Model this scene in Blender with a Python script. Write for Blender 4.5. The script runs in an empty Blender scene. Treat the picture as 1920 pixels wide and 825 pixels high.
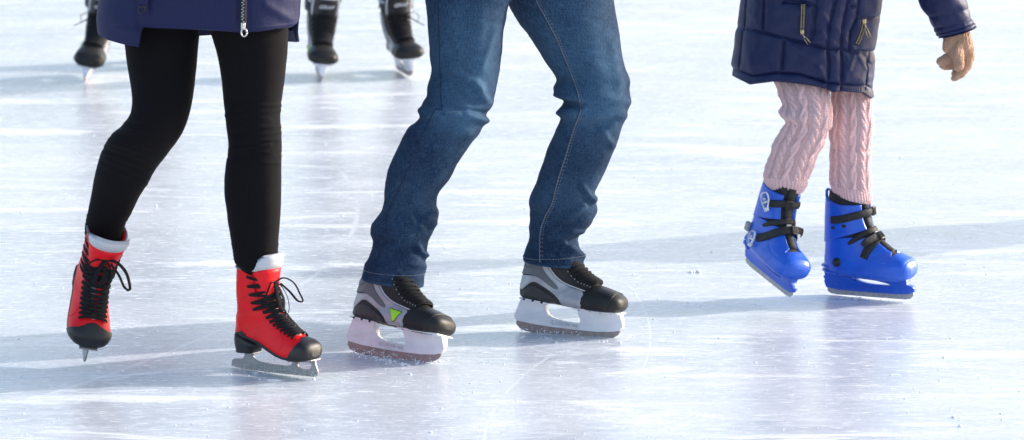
import bpy, bmesh, math, random
import numpy as np
from mathutils import Vector, Matrix, noise
from mathutils.bvhtree import BVHTree
from mathutils.geometry import delaunay_2d_cdt
random.seed(7)
V=Vector; PI=math.pi
scene=bpy.context.scene; COL=scene.collection
def lerp(a,b,t): return a+(b-a)*t
def sm(t): t=max(0.,min(1.,t)); return t*t*(3-2*t)

# ------------------------------------------------------------------ camera
F=8650.; TH=math.radians(9.23); CAM=V((0,-11.32,2.2))
FW=V((0,math.cos(TH),-math.sin(TH))); UP=V((0,math.sin(TH),math.cos(TH)))
def ray(u,v): return FW+V(((u-960)/F,0,0))+UP*((412.5-v)/F)
def P(u,v,Y): r=ray(u,v); return CAM+r*((Y-CAM.y)/r.y)          # a photo point on the upright plane y = Y
def G(u,v,z=0.): r=ray(u,v); return CAM+r*((z-CAM.z)/r.z)
def proj(p): d=V(p)-CAM; z=d.dot(FW); return 960+F*d.x/z, 412.5-F*d.dot(UP)/z
cam=bpy.data.objects.new('camera',bpy.data.cameras.new('camera')); COL.objects.link(cam)
cam.location=CAM; cam.rotation_euler=(PI/2-TH,0,0)
cam.data.sensor_width=36; cam.data.lens=F/1920*36; cam.data.clip_end=3000; cam.data.clip_start=.5
cam.data.dof.use_dof=True; cam.data.dof.focus_distance=11.75; cam.data.dof.aperture_fstop=6.3
scene.camera=cam

# ------------------------------------------------------------------ materials
class N:
    def __init__(s,name):
        s.m=bpy.data.materials.new(name); s.m.use_nodes=True; s.t=s.m.node_tree; s.b=s.t.nodes['Principled BSDF']
    def n(s,k,**kw):
        x=s.t.nodes.new(k)
        for a,b in kw.items():
            if a in x.inputs.keys(): x.inputs[a].default_value=b
            else: setattr(x,a,b)
        return x
    def l(s,a,b): s.t.links.new(a,b)
    def math(s,op,a,b=0.,c=None,clamp=False):
        x=s.t.nodes.new('ShaderNodeMath'); x.operation=op; x.use_clamp=clamp
        for i,q in enumerate((a,b,c)):
            if q is None: continue
            if isinstance(q,(int,float)): x.inputs[i].default_value=q
            else: s.l(q,x.inputs[i])
        return x.outputs[0]
    def ramp(s,f,a,b,lo=0.,hi=1.):
        x=s.n('ShaderNodeMapRange'); x.inputs[1].default_value=a; x.inputs[2].default_value=b; x.inputs[3].default_value=lo; x.inputs[4].default_value=hi
        s.l(f,x.inputs[0]); return x.outputs[0]
    def mix(s,f,a,b):
        x=s.n('ShaderNodeMix',data_type='RGBA')
        for i,q in ((0,f),(6,a),(7,b)):
            if isinstance(q,(int,float)): x.inputs[i].default_value=q
            elif isinstance(q,tuple): x.inputs[i].default_value=(*q,1)
            else: s.l(q,x.inputs[i])
        return x.outputs[2]
    def bump(s,h,st,d,prev=None):
        x=s.n('ShaderNodeBump'); x.inputs['Strength'].default_value=st; x.inputs['Distance'].default_value=d
        s.l(h,x.inputs['Height'])
        if prev: s.l(prev,x.inputs['Normal'])
        return x.outputs[0]
    def noise(s,vec,scale,detail=3,rough=.55,dist=0.,out=0):
        x=s.n('ShaderNodeTexNoise'); x.inputs['Scale'].default_value=scale; x.inputs['Detail'].default_value=detail
        x.inputs['Roughness'].default_value=rough; x.inputs['Distortion'].default_value=dist
        if vec is not None: s.l(vec,x.inputs['Vector'])
        return x.outputs[out]
    def mapping(s,vec,scale=(1,1,1),rot=(0,0,0),loc=(0,0,0)):
        x=s.n('ShaderNodeMapping'); x.inputs['Scale'].default_value=scale; x.inputs['Rotation'].default_value=rot; x.inputs['Location'].default_value=loc
        s.l(vec,x.inputs['Vector']); return x.outputs[0]
    def coord(s,k='Object'): return s.n('ShaderNodeTexCoord').outputs[k]
    def set(s,**kw):
        for a,b in kw.items(): s.b.inputs[a.replace('_',' ')].default_value=b if not isinstance(b,tuple) else (*b,1)
        return s
def simple(name,c,r=.5,c2=None,sc=60,bs=.15,bd=.0006,metal=0.,spec=.5,bsc=None,coat=0.):
    k=N(name); k.set(Base_Color=c,Roughness=r,Metallic=metal); k.b.inputs['Specular IOR Level'].default_value=spec
    k.b.inputs['Coat Weight'].default_value=coat; k.b.inputs['Coat Roughness'].default_value=.25
    co=k.coord(); n=k.noise(co,sc,4,.6)
    k.l(k.mix(k.ramp(n,.35,.7),c,c2 or tuple(x*.8 for x in c)),k.b.inputs['Base Color'])
    k.l(k.ramp(k.noise(co,sc*.4,3),.3,.7,r*.85,min(1,r*1.2)),k.b.inputs['Roughness'])
    k.l(k.bump(k.noise(co,bsc or sc*8,3),bs,bd),k.b.inputs['Normal'])
    return k.m
M={}
def scuffed(m,c,amt):
    t=m.node_tree; b=t.nodes['Principled BSDF']; k=N.__new__(N); k.m=m; k.t=t; k.b=b
    src=b.inputs['Base Color'].links[0].from_socket; co=k.coord()
    a=k.ramp(k.noise(k.mapping(co,(40,40,240),(.3,.5,0)),1,4,.7,1.),.60,.72); e=k.ramp(k.noise(k.mapping(co,(300,60,50),(0,.4,.5)),1,3,.7,.6),.62,.72)
    w=k.math('MULTIPLY',k.math('MAXIMUM',a,e),amt)
    k.l(k.mix(w,src,c),b.inputs['Base Color'])
    k.l(k.math('ADD',b.inputs['Roughness'].links[0].from_socket,k.math('MULTIPLY',w,.3)),b.inputs['Roughness'])
    return m
M['red']=simple('red_leather',(.90,.010,.016),.42,(.78,.007,.013),22,.3,.0007,bsc=500,spec=.3)
M['red']=scuffed(M['red'],(.5,.02,.02),.5)
M['black_leather']=simple('black_leather',(.008,.008,.0095),.45,(.015,.0145,.015),45,.3,.0006,bsc=500)
M['black_rubber']=simple('black_rubber',(.013,.013,.014),.5,(.02,.02,.021),50)
M['white_liner']=simple('white_liner',(.62,.62,.64),.7,(.52,.52,.55),40)
M['grey_trim']=simple('grey_trim',(.20,.20,.22),.6)
M['lace']=simple('black_lace',(.010,.010,.012),.85,(.02,.02,.022),400,.6,.001,spec=.2)
M['silver_tab']=simple('silver_tab',(.42,.42,.45),.4)
M['steel']=simple('skate_steel',(.36,.35,.355),.42,(.30,.29,.29),60,.1,.0004,metal=.5)
M['steel_brown']=simple('worn_steel',(.34,.28,.27),.5,(.24,.185,.175),70,.2,.0005,metal=.2)
M['holder']=simple('white_holder_plastic',(.80,.80,.84),.35,(.70,.69,.74),25,.1,.0004)
M['holder_grey']=simple('grey_recess_plastic',(.58,.57,.61),.5)
M['silver']=simple('silver_boot_panel',(.40,.40,.43),.35,(.33,.33,.36),35,.15,.0004,metal=.25)
M['mid_grey']=simple('grey_boot_panel',(.10,.11,.13),.45,(.13,.14,.16),35,.2,.0004)
M['nylon']=simple('black_nylon_boot',(.015,.013,.0125),.65,(.024,.021,.019),60,.5,.0012,bsc=650)
M['black_panel']=simple('dark_mesh_panel',(.022,.020,.020),.5,(.04,.037,.036),500,.5,.001,bsc=900)
M['toe']=simple('toe_cap_leather',(.012,.012,.0135),.5,(.026,.024,.022),25,.35,.0006,bsc=420,spec=.3)
M['lime']=simple('lime_badge',(.42,.85,.02),.4,(.36,.76,.02),30)
M['blue']=scuffed(simple('blue_plastic',(.010,.115,.66),.34,(.010,.088,.56),14,.10,.0008,bsc=60,coat=.15),(.10,.25,.70),.5)
M['strap']=simple('black_strap',(.012,.012,.014),.65,(.02,.02,.022),300,.5,.001)
M['liner']=simple('black_boot_liner',(.014,.014,.016),.75,(.022,.022,.024),80,.4,.001)
M['buckle']=simple('white_buckle',(.82,.84,.88),.35,(.5,.52,.56),40,.1,.0004)
M['grey_plastic']=simple('grey_plastic',(.33,.35,.38),.45)
M['dull_steel']=simple('dull_rental_steel',(.34,.33,.335),.5,(.5,.49,.5),110,.25,.0005,metal=.45)
M['brass']=simple('brass_zip',(.55,.44,.26),.3,(.35,.27,.15),300,metal=.9)
M['zip_metal']=simple('pale_zip_metal',(.72,.68,.62),.3,(.5,.46,.40),300,metal=.8)
M['ztape']=simple('zip_tape',(.010,.011,.03),.8)
M['skin']=simple('skin',(.52,.32,.24),.5,(.46,.27,.2),20)
M['hair']=simple('brown_hair',(.07,.04,.025),.5,(.04,.025,.015),90,.6,.004)
M['wool_hat']=simple('grey_wool',(.2,.2,.22),.9,(.14,.14,.16),120,.8,.004)
M['snow']=simple('snow_crumb',(.88,.91,.95),.7,(.82,.87,.93),300,.3,.001)
M['seam_dark']=simple('seam_dark',(.012,.024,.06),.8)
M['thread']=simple('pale_seam_thread',(.26,.29,.33),.8,(.12,.15,.20),500)

def coat_mat(name,c,r,sheen=.3):
    k=N(name); k.set(Base_Color=c,Roughness=r); co=k.coord(); k.b.inputs['Specular IOR Level'].default_value=.36
    k.b.inputs['Sheen Weight'].default_value=sheen; k.b.inputs['Sheen Roughness'].default_value=.5
    k.l(k.mix(k.ramp(k.noise(co,9,4),.35,.7),c,tuple(x*1.18 for x in c)),k.b.inputs['Base Color'])
    b=k.bump(k.noise(k.mapping(co,(1,1,.6)),16,4,.6,.6),.35,.008)
    b=k.bump(k.noise(k.mapping(co,(60,60,25)),1,4,.65,.8),.3,.004,b); b=k.bump(k.noise(co,1200,2),.3,.0006,b)
    k.l(b,k.b.inputs['Normal']); return k.m
M['coat']=coat_mat('blue_softshell',(.0052,.0088,.054),.66,.0)
M['puffer']=coat_mat('navy_nylon',(.0056,.0110,.058),.50,.0)
M['black_coat']=coat_mat('dark_jacket_cloth',(.02,.022,.03),.6)
M['dark_trousers']=coat_mat('dark_trouser_cloth',(.012,.015,.026),.7)
def leggings_mat():
    k=N('black_jersey'); k.set(Base_Color=(.0065,.0056,.0068),Roughness=.9); k.b.inputs['Specular IOR Level'].default_value=.12
    k.b.inputs['Sheen Weight'].default_value=.03
    co=k.coord(); b=k.bump(k.noise(k.mapping(co,(1,1,9)),9,3,.6,1.),.25,.004); b=k.bump(k.noise(co,900,2),.3,.0006,b)
    k.l(b,k.b.inputs['Normal']); return k.m
M['leggings']=leggings_mat()
def denim_mat():
    k=N('washed_denim'); k.set(Roughness=.86); k.b.inputs['Specular IOR Level'].default_value=.15
    uv=k.coord('UV'); co=k.coord()
    warp=k.noise(k.mapping(uv,(900,60,1)),1,2,.6); weft=k.noise(k.mapping(uv,(55,1000,1)),1,2,.6)
    wf=k.math('ADD',k.math('MULTIPLY',warp,.55),k.math('MULTIPLY',weft,.45))
    at=k.n('ShaderNodeAttribute',attribute_name='fade')
    big=k.noise(co,7,4,.6)
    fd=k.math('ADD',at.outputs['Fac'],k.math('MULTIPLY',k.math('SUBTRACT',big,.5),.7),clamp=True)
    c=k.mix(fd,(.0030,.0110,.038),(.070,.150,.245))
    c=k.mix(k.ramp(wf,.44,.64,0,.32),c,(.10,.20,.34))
    c=k.mix(k.ramp(wf,.54,.36,0,.5),c,(.004,.012,.034))
    k.l(c,k.b.inputs['Base Color'])
    b=k.bump(k.noise(co,22,4,.6,.5),.3,.006); b=k.bump(wf,.6,.0012,b)
    k.l(b,k.b.inputs['Normal']); return k.m
M['denim']=denim_mat()
def knit_mat(name,c,c2,sc=1.):
    k=N(name); k.set(Roughness=.95); k.b.inputs['Specular IOR Level'].default_value=.1
    k.b.inputs['Sheen Weight'].default_value=.25; k.b.inputs['Sheen Roughness'].default_value=.6
    uv=k.coord('UV'); co=k.coord()
    w=k.n('ShaderNodeTexWave',wave_type='BANDS',bands_direction='Y'); w.inputs['Scale'].default_value=38*sc; w.inputs['Distortion'].default_value=1.5; w.inputs['Detail'].default_value=1; w.inputs['Detail Scale'].default_value=5
    k.l(k.mapping(uv,(3,1,1)),w.inputs['Vector'])
    at=k.n('ShaderNodeAttribute',attribute_name='gap_shade')
    n=k.noise(co,420,3)
    cc=k.mix(k.ramp(n,.3,.7),c,c2)
    cc=k.mix(at.outputs['Fac'],cc,tuple(x*.55 for x in c2))  # shade between the cables is painted into the yarn colour
    k.l(cc,k.b.inputs['Base Color'])
    b=k.bump(w.outputs['Fac'],.35,.0014); b=k.bump(n,.7,.0016,b)
    k.l(b,k.b.inputs['Normal']); return k.m
M['knit']=knit_mat('pink_cable_knit',(.80,.545,.55),(.70,.46,.465))
def glove_mat():
    k=N('beige_glove_knit'); k.set(Roughness=.95); k.b.inputs['Specular IOR Level'].default_value=.1; k.b.inputs['Sheen Weight'].default_value=.35
    co=k.coord(); n=k.noise(co,500,3); v=k.n('ShaderNodeTexVoronoi'); v.inputs['Scale'].default_value=330; k.l(k.mapping(co,(1,1,.6)),v.inputs['Vector'])
    sp=k.n('ShaderNodeTexVoronoi'); sp.inputs['Scale'].default_value=110; k.l(co,sp.inputs['Vector'])
    c=k.mix(k.ramp(n,.3,.7),(.45,.26,.165),(.57,.35,.235))
    c=k.mix(k.ramp(sp.outputs['Distance'],.10,.05),c,(.8,.78,.72))
    k.l(c,k.b.inputs['Base Color'])
    b=k.bump(v.outputs['Distance'],.8,.003); k.l(k.bump(n,.6,.0012,b),k.b.inputs['Normal']); return k.m
M['glove']=glove_mat()

def ice_mat():
    k=N('scratched_ice'); pos=k.n('ShaderNodeNewGeometry').outputs['Position']
    k.b.inputs['IOR'].default_value=1.31
    fam=[((-6.,17.),9,.64,1),((8.,18.),8,.65,2),((-6,-11),11,.65,3),((4.,-7.5),10,.66,4),((1.5,22.),12,.63,6),((-9.,-15.),12,.64,8)]
    masks=[k.noise(k.mapping(pos,(1,1,1),(0,0,i),(i*3.1,i,0)),1.1+.25*i,2,.6) for i in range(3)]
    line=None; thick=None
    for (cx,cy),fr,th,i in fam:
        d=k.n('ShaderNodeVectorMath',operation='DISTANCE'); d.inputs[1].default_value=(cx,cy,0)
        wob=k.n('ShaderNodeVectorMath',operation='MULTIPLY_ADD'); wob.inputs[1].default_value=(.05,.05,0); k.l(pos,wob.inputs[2])
        nn=k.n('ShaderNodeTexNoise'); nn.inputs['Scale'].default_value=.55+i*.07; nn.inputs['Detail'].default_value=1; k.l(pos,nn.inputs['Vector']); k.l(nn.outputs['Color'],wob.inputs[0])
        k.l(wob.outputs[0],d.inputs[0])
        w=k.n('ShaderNodeTexNoise',noise_dimensions='1D'); w.inputs['Scale'].default_value=fr*4.; w.inputs['Detail'].default_value=3.2; w.inputs['Roughness'].default_value=.8
        k.l(k.math('ADD',d.outputs['Value'],i*7.3),w.inputs['W'])
        mk_=masks[i%3]
        l=k.math('MULTIPLY',k.ramp(w.outputs['Fac'],th-.065,th-.01),k.ramp(mk_,.42,.66))
        line=l if line is None else k.math('MAXIMUM',line,l)
    # single deep arcs cut by blades
    rnd=random.Random(4)
    for i in range(20):
        cx,cy,r=rnd.uniform(-7,7),rnd.uniform(-5,13),rnd.uniform(1.2,6)
        d=k.n('ShaderNodeVectorMath',operation='DISTANCE'); d.inputs[1].default_value=(cx,cy,0); k.l(pos,d.inputs[0])
        a=k.math('ABSOLUTE',k.math('SUBTRACT',d.outputs['Value'],r))
        wd=rnd.uniform(.002,.006)
        l=k.math('MULTIPLY',k.ramp(a,wd,wd*2.2,1,0),k.ramp(masks[i%3],.46,.56))
        line=k.math('MAXIMUM',line,l)
    patch=k.noise(k.mapping(pos,(1,1.35,1),(0,0,.08)),.8,5,.6,.5)                    # glassy and frosted patches
    mid=k.noise(k.mapping(pos,(1,1.3,1),(0,0,-.12)),4.5,6,.7,.4)
    fine=k.noise(pos,60,4,.75)
    grain=k.noise(pos,300,2,.7)
    fr_=k.math('ADD',k.math('MULTIPLY',patch,.38),k.math('ADD',k.math('MULTIPLY',mid,.30),k.math('MULTIPLY',fine,.32)))
    sA=k.noise(k.mapping(pos,(20,72,1),(0,0,.34)),1,3,.65,.25); sB=k.noise(k.mapping(pos,(17,66,1),(0,0,-.25),(3,1,0)),1,3,.65,.25); sC=k.noise(k.mapping(pos,(2.2,17,1),(0,0,.06),(5,2,0)),1,4,.7,.5)
    streak=k.math('MAXIMUM',k.ramp(sA,.53,.66),k.ramp(sB,.54,.67)); streak=k.math('MAXIMUM',streak,k.math('MULTIPLY',k.ramp(sC,.54,.66),.7))
    dark=k.ramp(k.noise(k.mapping(pos,(7,48,1),(0,0,-.05),(9,4,0)),1,3,.7,.3),.56,.70)
    frost=k.ramp(fr_,.445,.64)
    sD=k.noise(k.mapping(pos,(1.1,5.2,1),(0,0,.42),(2,7,0)),1,6,.72,.6); sE=k.noise(k.mapping(pos,(1.0,4.6,1),(0,0,-.35),(8,1,0)),1,6,.72,.6)
    frost=k.math('MAXIMUM',frost,k.math('MAXIMUM',k.ramp(sD,.53,.63),k.ramp(sE,.54,.64)))
    wet=k.ramp(k.noise(k.mapping(pos,(.8,2.6,1),(0,0,.15),(4,4,0)),1,6,.7,.5),.50,.64)
    frost=k.math('SUBTRACT',frost,k.math('MULTIPLY',wet,.45),None,True)
    frost=k.math('MAXIMUM',frost,k.math('MULTIPLY',streak,.85))
    frost=k.math('SUBTRACT',frost,k.math('MULTIPLY',dark,.40),None,True)
    frost=k.math('MAXIMUM',frost,k.math('MULTIPLY',line,.62))
    speck=k.ramp(grain,.58,.70)
    frost=k.math('MAXIMUM',frost,k.math('MULTIPLY',speck,.75))
    c=k.mix(frost,(.43,.472,.535),(.835,.84,.865))
    tint=k.ramp(k.noise(pos,1.1,2),.45,.7,0,.5)
    c=k.mix(k.math('MULTIPLY',tint,k.math('SUBTRACT',1.,frost)),c,(.68,.69,.70))
    k.l(c,k.b.inputs['Base Color'])
    k.l(k.ramp(frost,0,1,.09,.34),k.b.inputs['Roughness'])
    k.b.inputs['Specular IOR Level'].default_value=.62
    h=k.math('SUBTRACT',k.math('ADD',k.math('MULTIPLY',fine,.6),k.math('MULTIPLY',grain,.3)),k.math('MULTIPLY',line,.12))
    b=k.bump(h,.26,.006)
    k.l(b,k.b.inputs['Normal'])
    return k.m
M['ice']=ice_mat()

# ------------------------------------------------------------------ mesh helpers
def mesh(name,vs,fs,mat,smooth=True,uv=None,attr=None):
    me=bpy.data.meshes.new(name); me.from_pydata([tuple(v) for v in vs],[],fs)
    if mat: me.materials.append(M[mat] if isinstance(mat,str) else mat)
    if smooth: me.polygons.foreach_set('use_smooth',[True]*len(me.polygons))
    if uv:
        l=me.uv_layers.new(name='UVMap'); i=0
        for f in uv:
            for c in f: l.data[i].uv=c; i+=1
    if attr:
        for nm,vals in attr.items():
            a=me.attributes.new(nm,'FLOAT','POINT'); a.data.foreach_set('value',vals)
    me.update(); return me
def link(name,me,parent=None,mat=None):
    o=bpy.data.objects.new(name,me); COL.objects.link(o); o.parent=parent
    return o
def tag(o,label=None,cat=None,group=None,kind=None):
    for a,b in (('label',label),('category',cat),('group',group),('kind',kind)):
        if b: o[a]=b
    return o
class B:                                             # collects shapes for one mesh
    def __init__(s): s.v=[]; s.f=[]
    def add(s,vs,fs):
        k=len(s.v); s.v+=[V(v) for v in vs]; s.f+=[tuple(i+k for i in f) for f in fs]; return s
    def tube(s,pts,r,n=8,flat=1.,caps=True,upv=None,twist=0.):
        pts=[V(p) for p in pts]; m=len(pts); vs=[]; fs=[]
        rr=r if isinstance(r,(list,tuple)) else [r]*m
        prev=None
        for i,p in enumerate(pts):
            t=(pts[min(i+1,m-1)]-pts[max(i-1,0)]).normalized()
            if upv is not None: a=(upv[i] if isinstance(upv,list) else V(upv)); 
            else: a=prev if prev is not None else (V((0,0,1)) if abs(t.z)<.9 else V((1,0,0)))
            a=(a-t*a.dot(t)); a=a.normalized() if a.length>1e-9 else t.orthogonal().normalized()
            prev=a; b=t.cross(a)
            for j in range(n):
                w=2*PI*j/n
                vs.append(p+a*(math.cos(w)*rr[i]*flat)+b*(math.sin(w)*rr[i]))
        for i in range(m-1):
            for j in range(n):
                fs.append((i*n+j,i*n+(j+1)%n,(i+1)*n+(j+1)%n,(i+1)*n+j))
        if caps: fs.append(tuple(range(n-1,-1,-1))); fs.append(tuple((m-1)*n+j for j in range(n)))
        return s.add(vs,fs)
    def ball(s,c,r,n=10,sc=(1,1,1)):
        c=V(c); vs=[];fs=[];m=n//2+1
        vs.append(c+V((0,0,r*sc[2])))
        for i in range(1,m):
            a=PI*i/m
            for j in range(n): w=2*PI*j/n; vs.append(c+V((r*sc[0]*math.sin(a)*math.cos(w),r*sc[1]*math.sin(a)*math.sin(w),r*sc[2]*math.cos(a))))
        vs.append(c-V((0,0,r*sc[2])))
        for j in range(n): fs.append((0,1+j,1+(j+1)%n))
        for i in range(m-2):
            for j in range(n): fs.append((1+i*n+j,1+(i+1)*n+j,1+(i+1)*n+(j+1)%n,1+i*n+(j+1)%n))
        k=1+(m-2)*n
        for j in range(n): fs.append((k+j,len(vs)-1,k+(j+1)%n))
        return s.add(vs,fs)
    def box(s,c,sz,rot=None,bev=.12):
        c=V(c); hx,hy,hz=[q/2 for q in sz]; b=min(hx,hy,hz)*bev*2
        bm=bmesh.new(); bmesh.ops.create_cube(bm,size=1); bmesh.ops.scale(bm,vec=V(sz),verts=bm.verts)
        bmesh.ops.bevel(bm,geom=bm.edges[:],offset=b,segments=2,profile=.5,affect='EDGES')
        R_=rot or Matrix(); bm.verts.index_update()
        vs=[(R_@v.co)+c for v in bm.verts]; fs=[tuple(v.index for v in f.verts) for f in bm.faces]; bm.free()
        return s.add(vs,fs)
    def mesh(s,name,mat,smooth=True,attr=None): return mesh(name,s.v,s.f,mat,smooth,attr=attr)
def crom(pts,n):                                     # Catmull-Rom through tuples, n samples
    m=len(pts); out=[]
    for i in range(n):
        t=i/(n-1)*(m-1); k=min(int(t),m-2); t-=k
        p0,p1,p2,p3=pts[max(k-1,0)],pts[k],pts[k+1],pts[min(k+2,m-1)]
        out.append(tuple(.5*((2*b)+(-a+c)*t+(2*a-5*b+4*c-d)*t*t+(-a+3*b-3*c+d)*t**3) for a,b,c,d in zip(p0,p1,p2,p3)))
    return out
def cr(pts,t):
    m=len(pts); t=max(0,min(m-1.0001,t)); k=int(t); t-=k
    p0,p1,p2,p3=pts[max(k-1,0)],pts[k],pts[k+1],pts[min(k+2,m-1)]
    return tuple(.5*((2*b)+(-a+c)*t+(2*a-5*b+4*c-d)*t*t+(-a+3*b-3*c+d)*t**3) for a,b,c,d in zip(p0,p1,p2,p3))
def grid(rows,close=True,cap0=False,cap1=False):
    m=len(rows); n=len(rows[0]); vs=[v for r in rows for v in r]; fs=[]; uv=[]
    for i in range(m-1):
        for j in range(n if close else n-1):
            fs.append((i*n+j,(i+1)*n+j,(i+1)*n+(j+1)%n,i*n+(j+1)%n))
            uv.append([(j/n,i/m),(j/n,(i+1)/m),((j+1)/n,(i+1)/m),((j+1)/n,i/m)])
    if cap0: fs.append(tuple(range(n))); uv.append([(0,0)]*n)
    if cap1: fs.append(tuple((m-1)*n+j for j in range(n-1,-1,-1))); uv.append([(0,0)]*n)
    return vs,fs,uv
def evalmesh(o,name):
    dg=bpy.context.evaluated_depsgraph_get(); dg.update()
    me=bpy.data.meshes.new_from_object(o.evaluated_get(dg),depsgraph=dg); me.name=name; return me
def remesh(bld,name,mat,vox,smooth=6,dec=None):
    o=link('tmp',bld.mesh('tmp',mat)); 
    md=o.modifiers.new('r','REMESH'); md.mode='VOXEL'; md.voxel_size=vox; md.use_smooth_shade=True
    sd=o.modifiers.new('s','SMOOTH'); sd.iterations=smooth; sd.factor=.5
    me=evalmesh(o,name); bpy.data.objects.remove(o)
    me.polygons.foreach_set('use_smooth',[True]*len(me.polygons))
    if not me.materials: me.materials.append(M[mat])
    return me
def chain(b,pts,rad,n=14):
    for i,(p,r) in enumerate(zip(pts,rad)): b.ball(p,r,n)
    for i in range(len(pts)-1):
        b.tube([pts[i],pts[i+1]],[rad[i],rad[i+1]],n)
def plate(name,outer,holes,half,bevel,mat,taper=None):
    """2-D outline (x,z) with holes, cut as a plate standing in the xz plane, thickness 2*half"""
    cu=bpy.data.curves.new('c','CURVE'); cu.dimensions='2D'; cu.fill_mode='BOTH'; cu.extrude=half-bevel; cu.bevel_depth=bevel; cu.bevel_resolution=1; cu.offset=-bevel
    for poly in [outer]+list(holes):
        sp=cu.splines.new('POLY'); sp.points.add(len(poly)-1); sp.use_cyclic_u=True
        for q,p in zip(sp.points,poly): q.co=(p[0],p[1],0,1)
    o=link('tmp',cu); me=evalmesh(o,name); bpy.data.objects.remove(o); bpy.data.curves.remove(cu)
    for v in me.vertices:
        x,y,z=v.co; v.co=(x,-z*(taper(x,y) if taper else 1.),y)
    me.materials.clear(); me.materials.append(M[mat])
    me.update(); return me
def smoothpoly(pts,n=8,closed=True):
    """round a polygon: Chaikin"""
    for _ in range(2):
        q=[]; m=len(pts)
        for i in range(m if closed else m-1):
            a,b=pts[i],pts[(i+1)%m]; q+= [tuple(lerp(s,t,.25) for s,t in zip(a,b)),tuple(lerp(s,t,.75) for s,t in zip(a,b))]
        pts=q if closed else [pts[0]]+q+[pts[-1]]
    return pts
def join_meshes(name,mes,mat):
    b=B()
    for me in mes: b.add([v.co for v in me.vertices],[tuple(p.vertices) for p in me.polygons])
    return b.mesh(name,mat)

# ------------------------------------------------------------------ boots: a loft that bends from the collar to the toe
def tip_smooth(me,d=.030,it=14):
    bm=bmesh.new(); bm.from_mesh(me); bmesh.ops.remove_doubles(bm,verts=bm.verts,dist=2e-5); xm=max(v.co.x for v in bm.verts); sel=[v for v in bm.verts if v.co.x>xm-d and len(v.link_edges)>2 and not v.is_boundary]
    for _ in range(it):
        new=[]
        for v in sel:
            w=min(1,(v.co.x-(xm-d))/(d*.5)); a=sum((e.other_vert(v).co for e in v.link_edges),V())/len(v.link_edges); new.append(v.co.lerp(a,.5*w))
        for v,c in zip(sel,new): v.co=c
    bm.to_mesh(me); bm.free()
def fuzz(b,pts,n,L,seed=8):
    rn=random.Random(seed)
    for _ in range(n):
        c,n_=rn.choice(pts); d=(n_+V((rn.gauss(0,.6),rn.gauss(0,.6),rn.gauss(0,.6)))).normalized(); t=d.cross(V((rn.random(),rn.random(),rn.random()))).normalized()*.00022; l=L*rn.uniform(.4,1.2)
        e=c+d*l+V((0,0,-l*.25)); b.add([c-t,c+t,e],[(0,1,2)])
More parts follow.
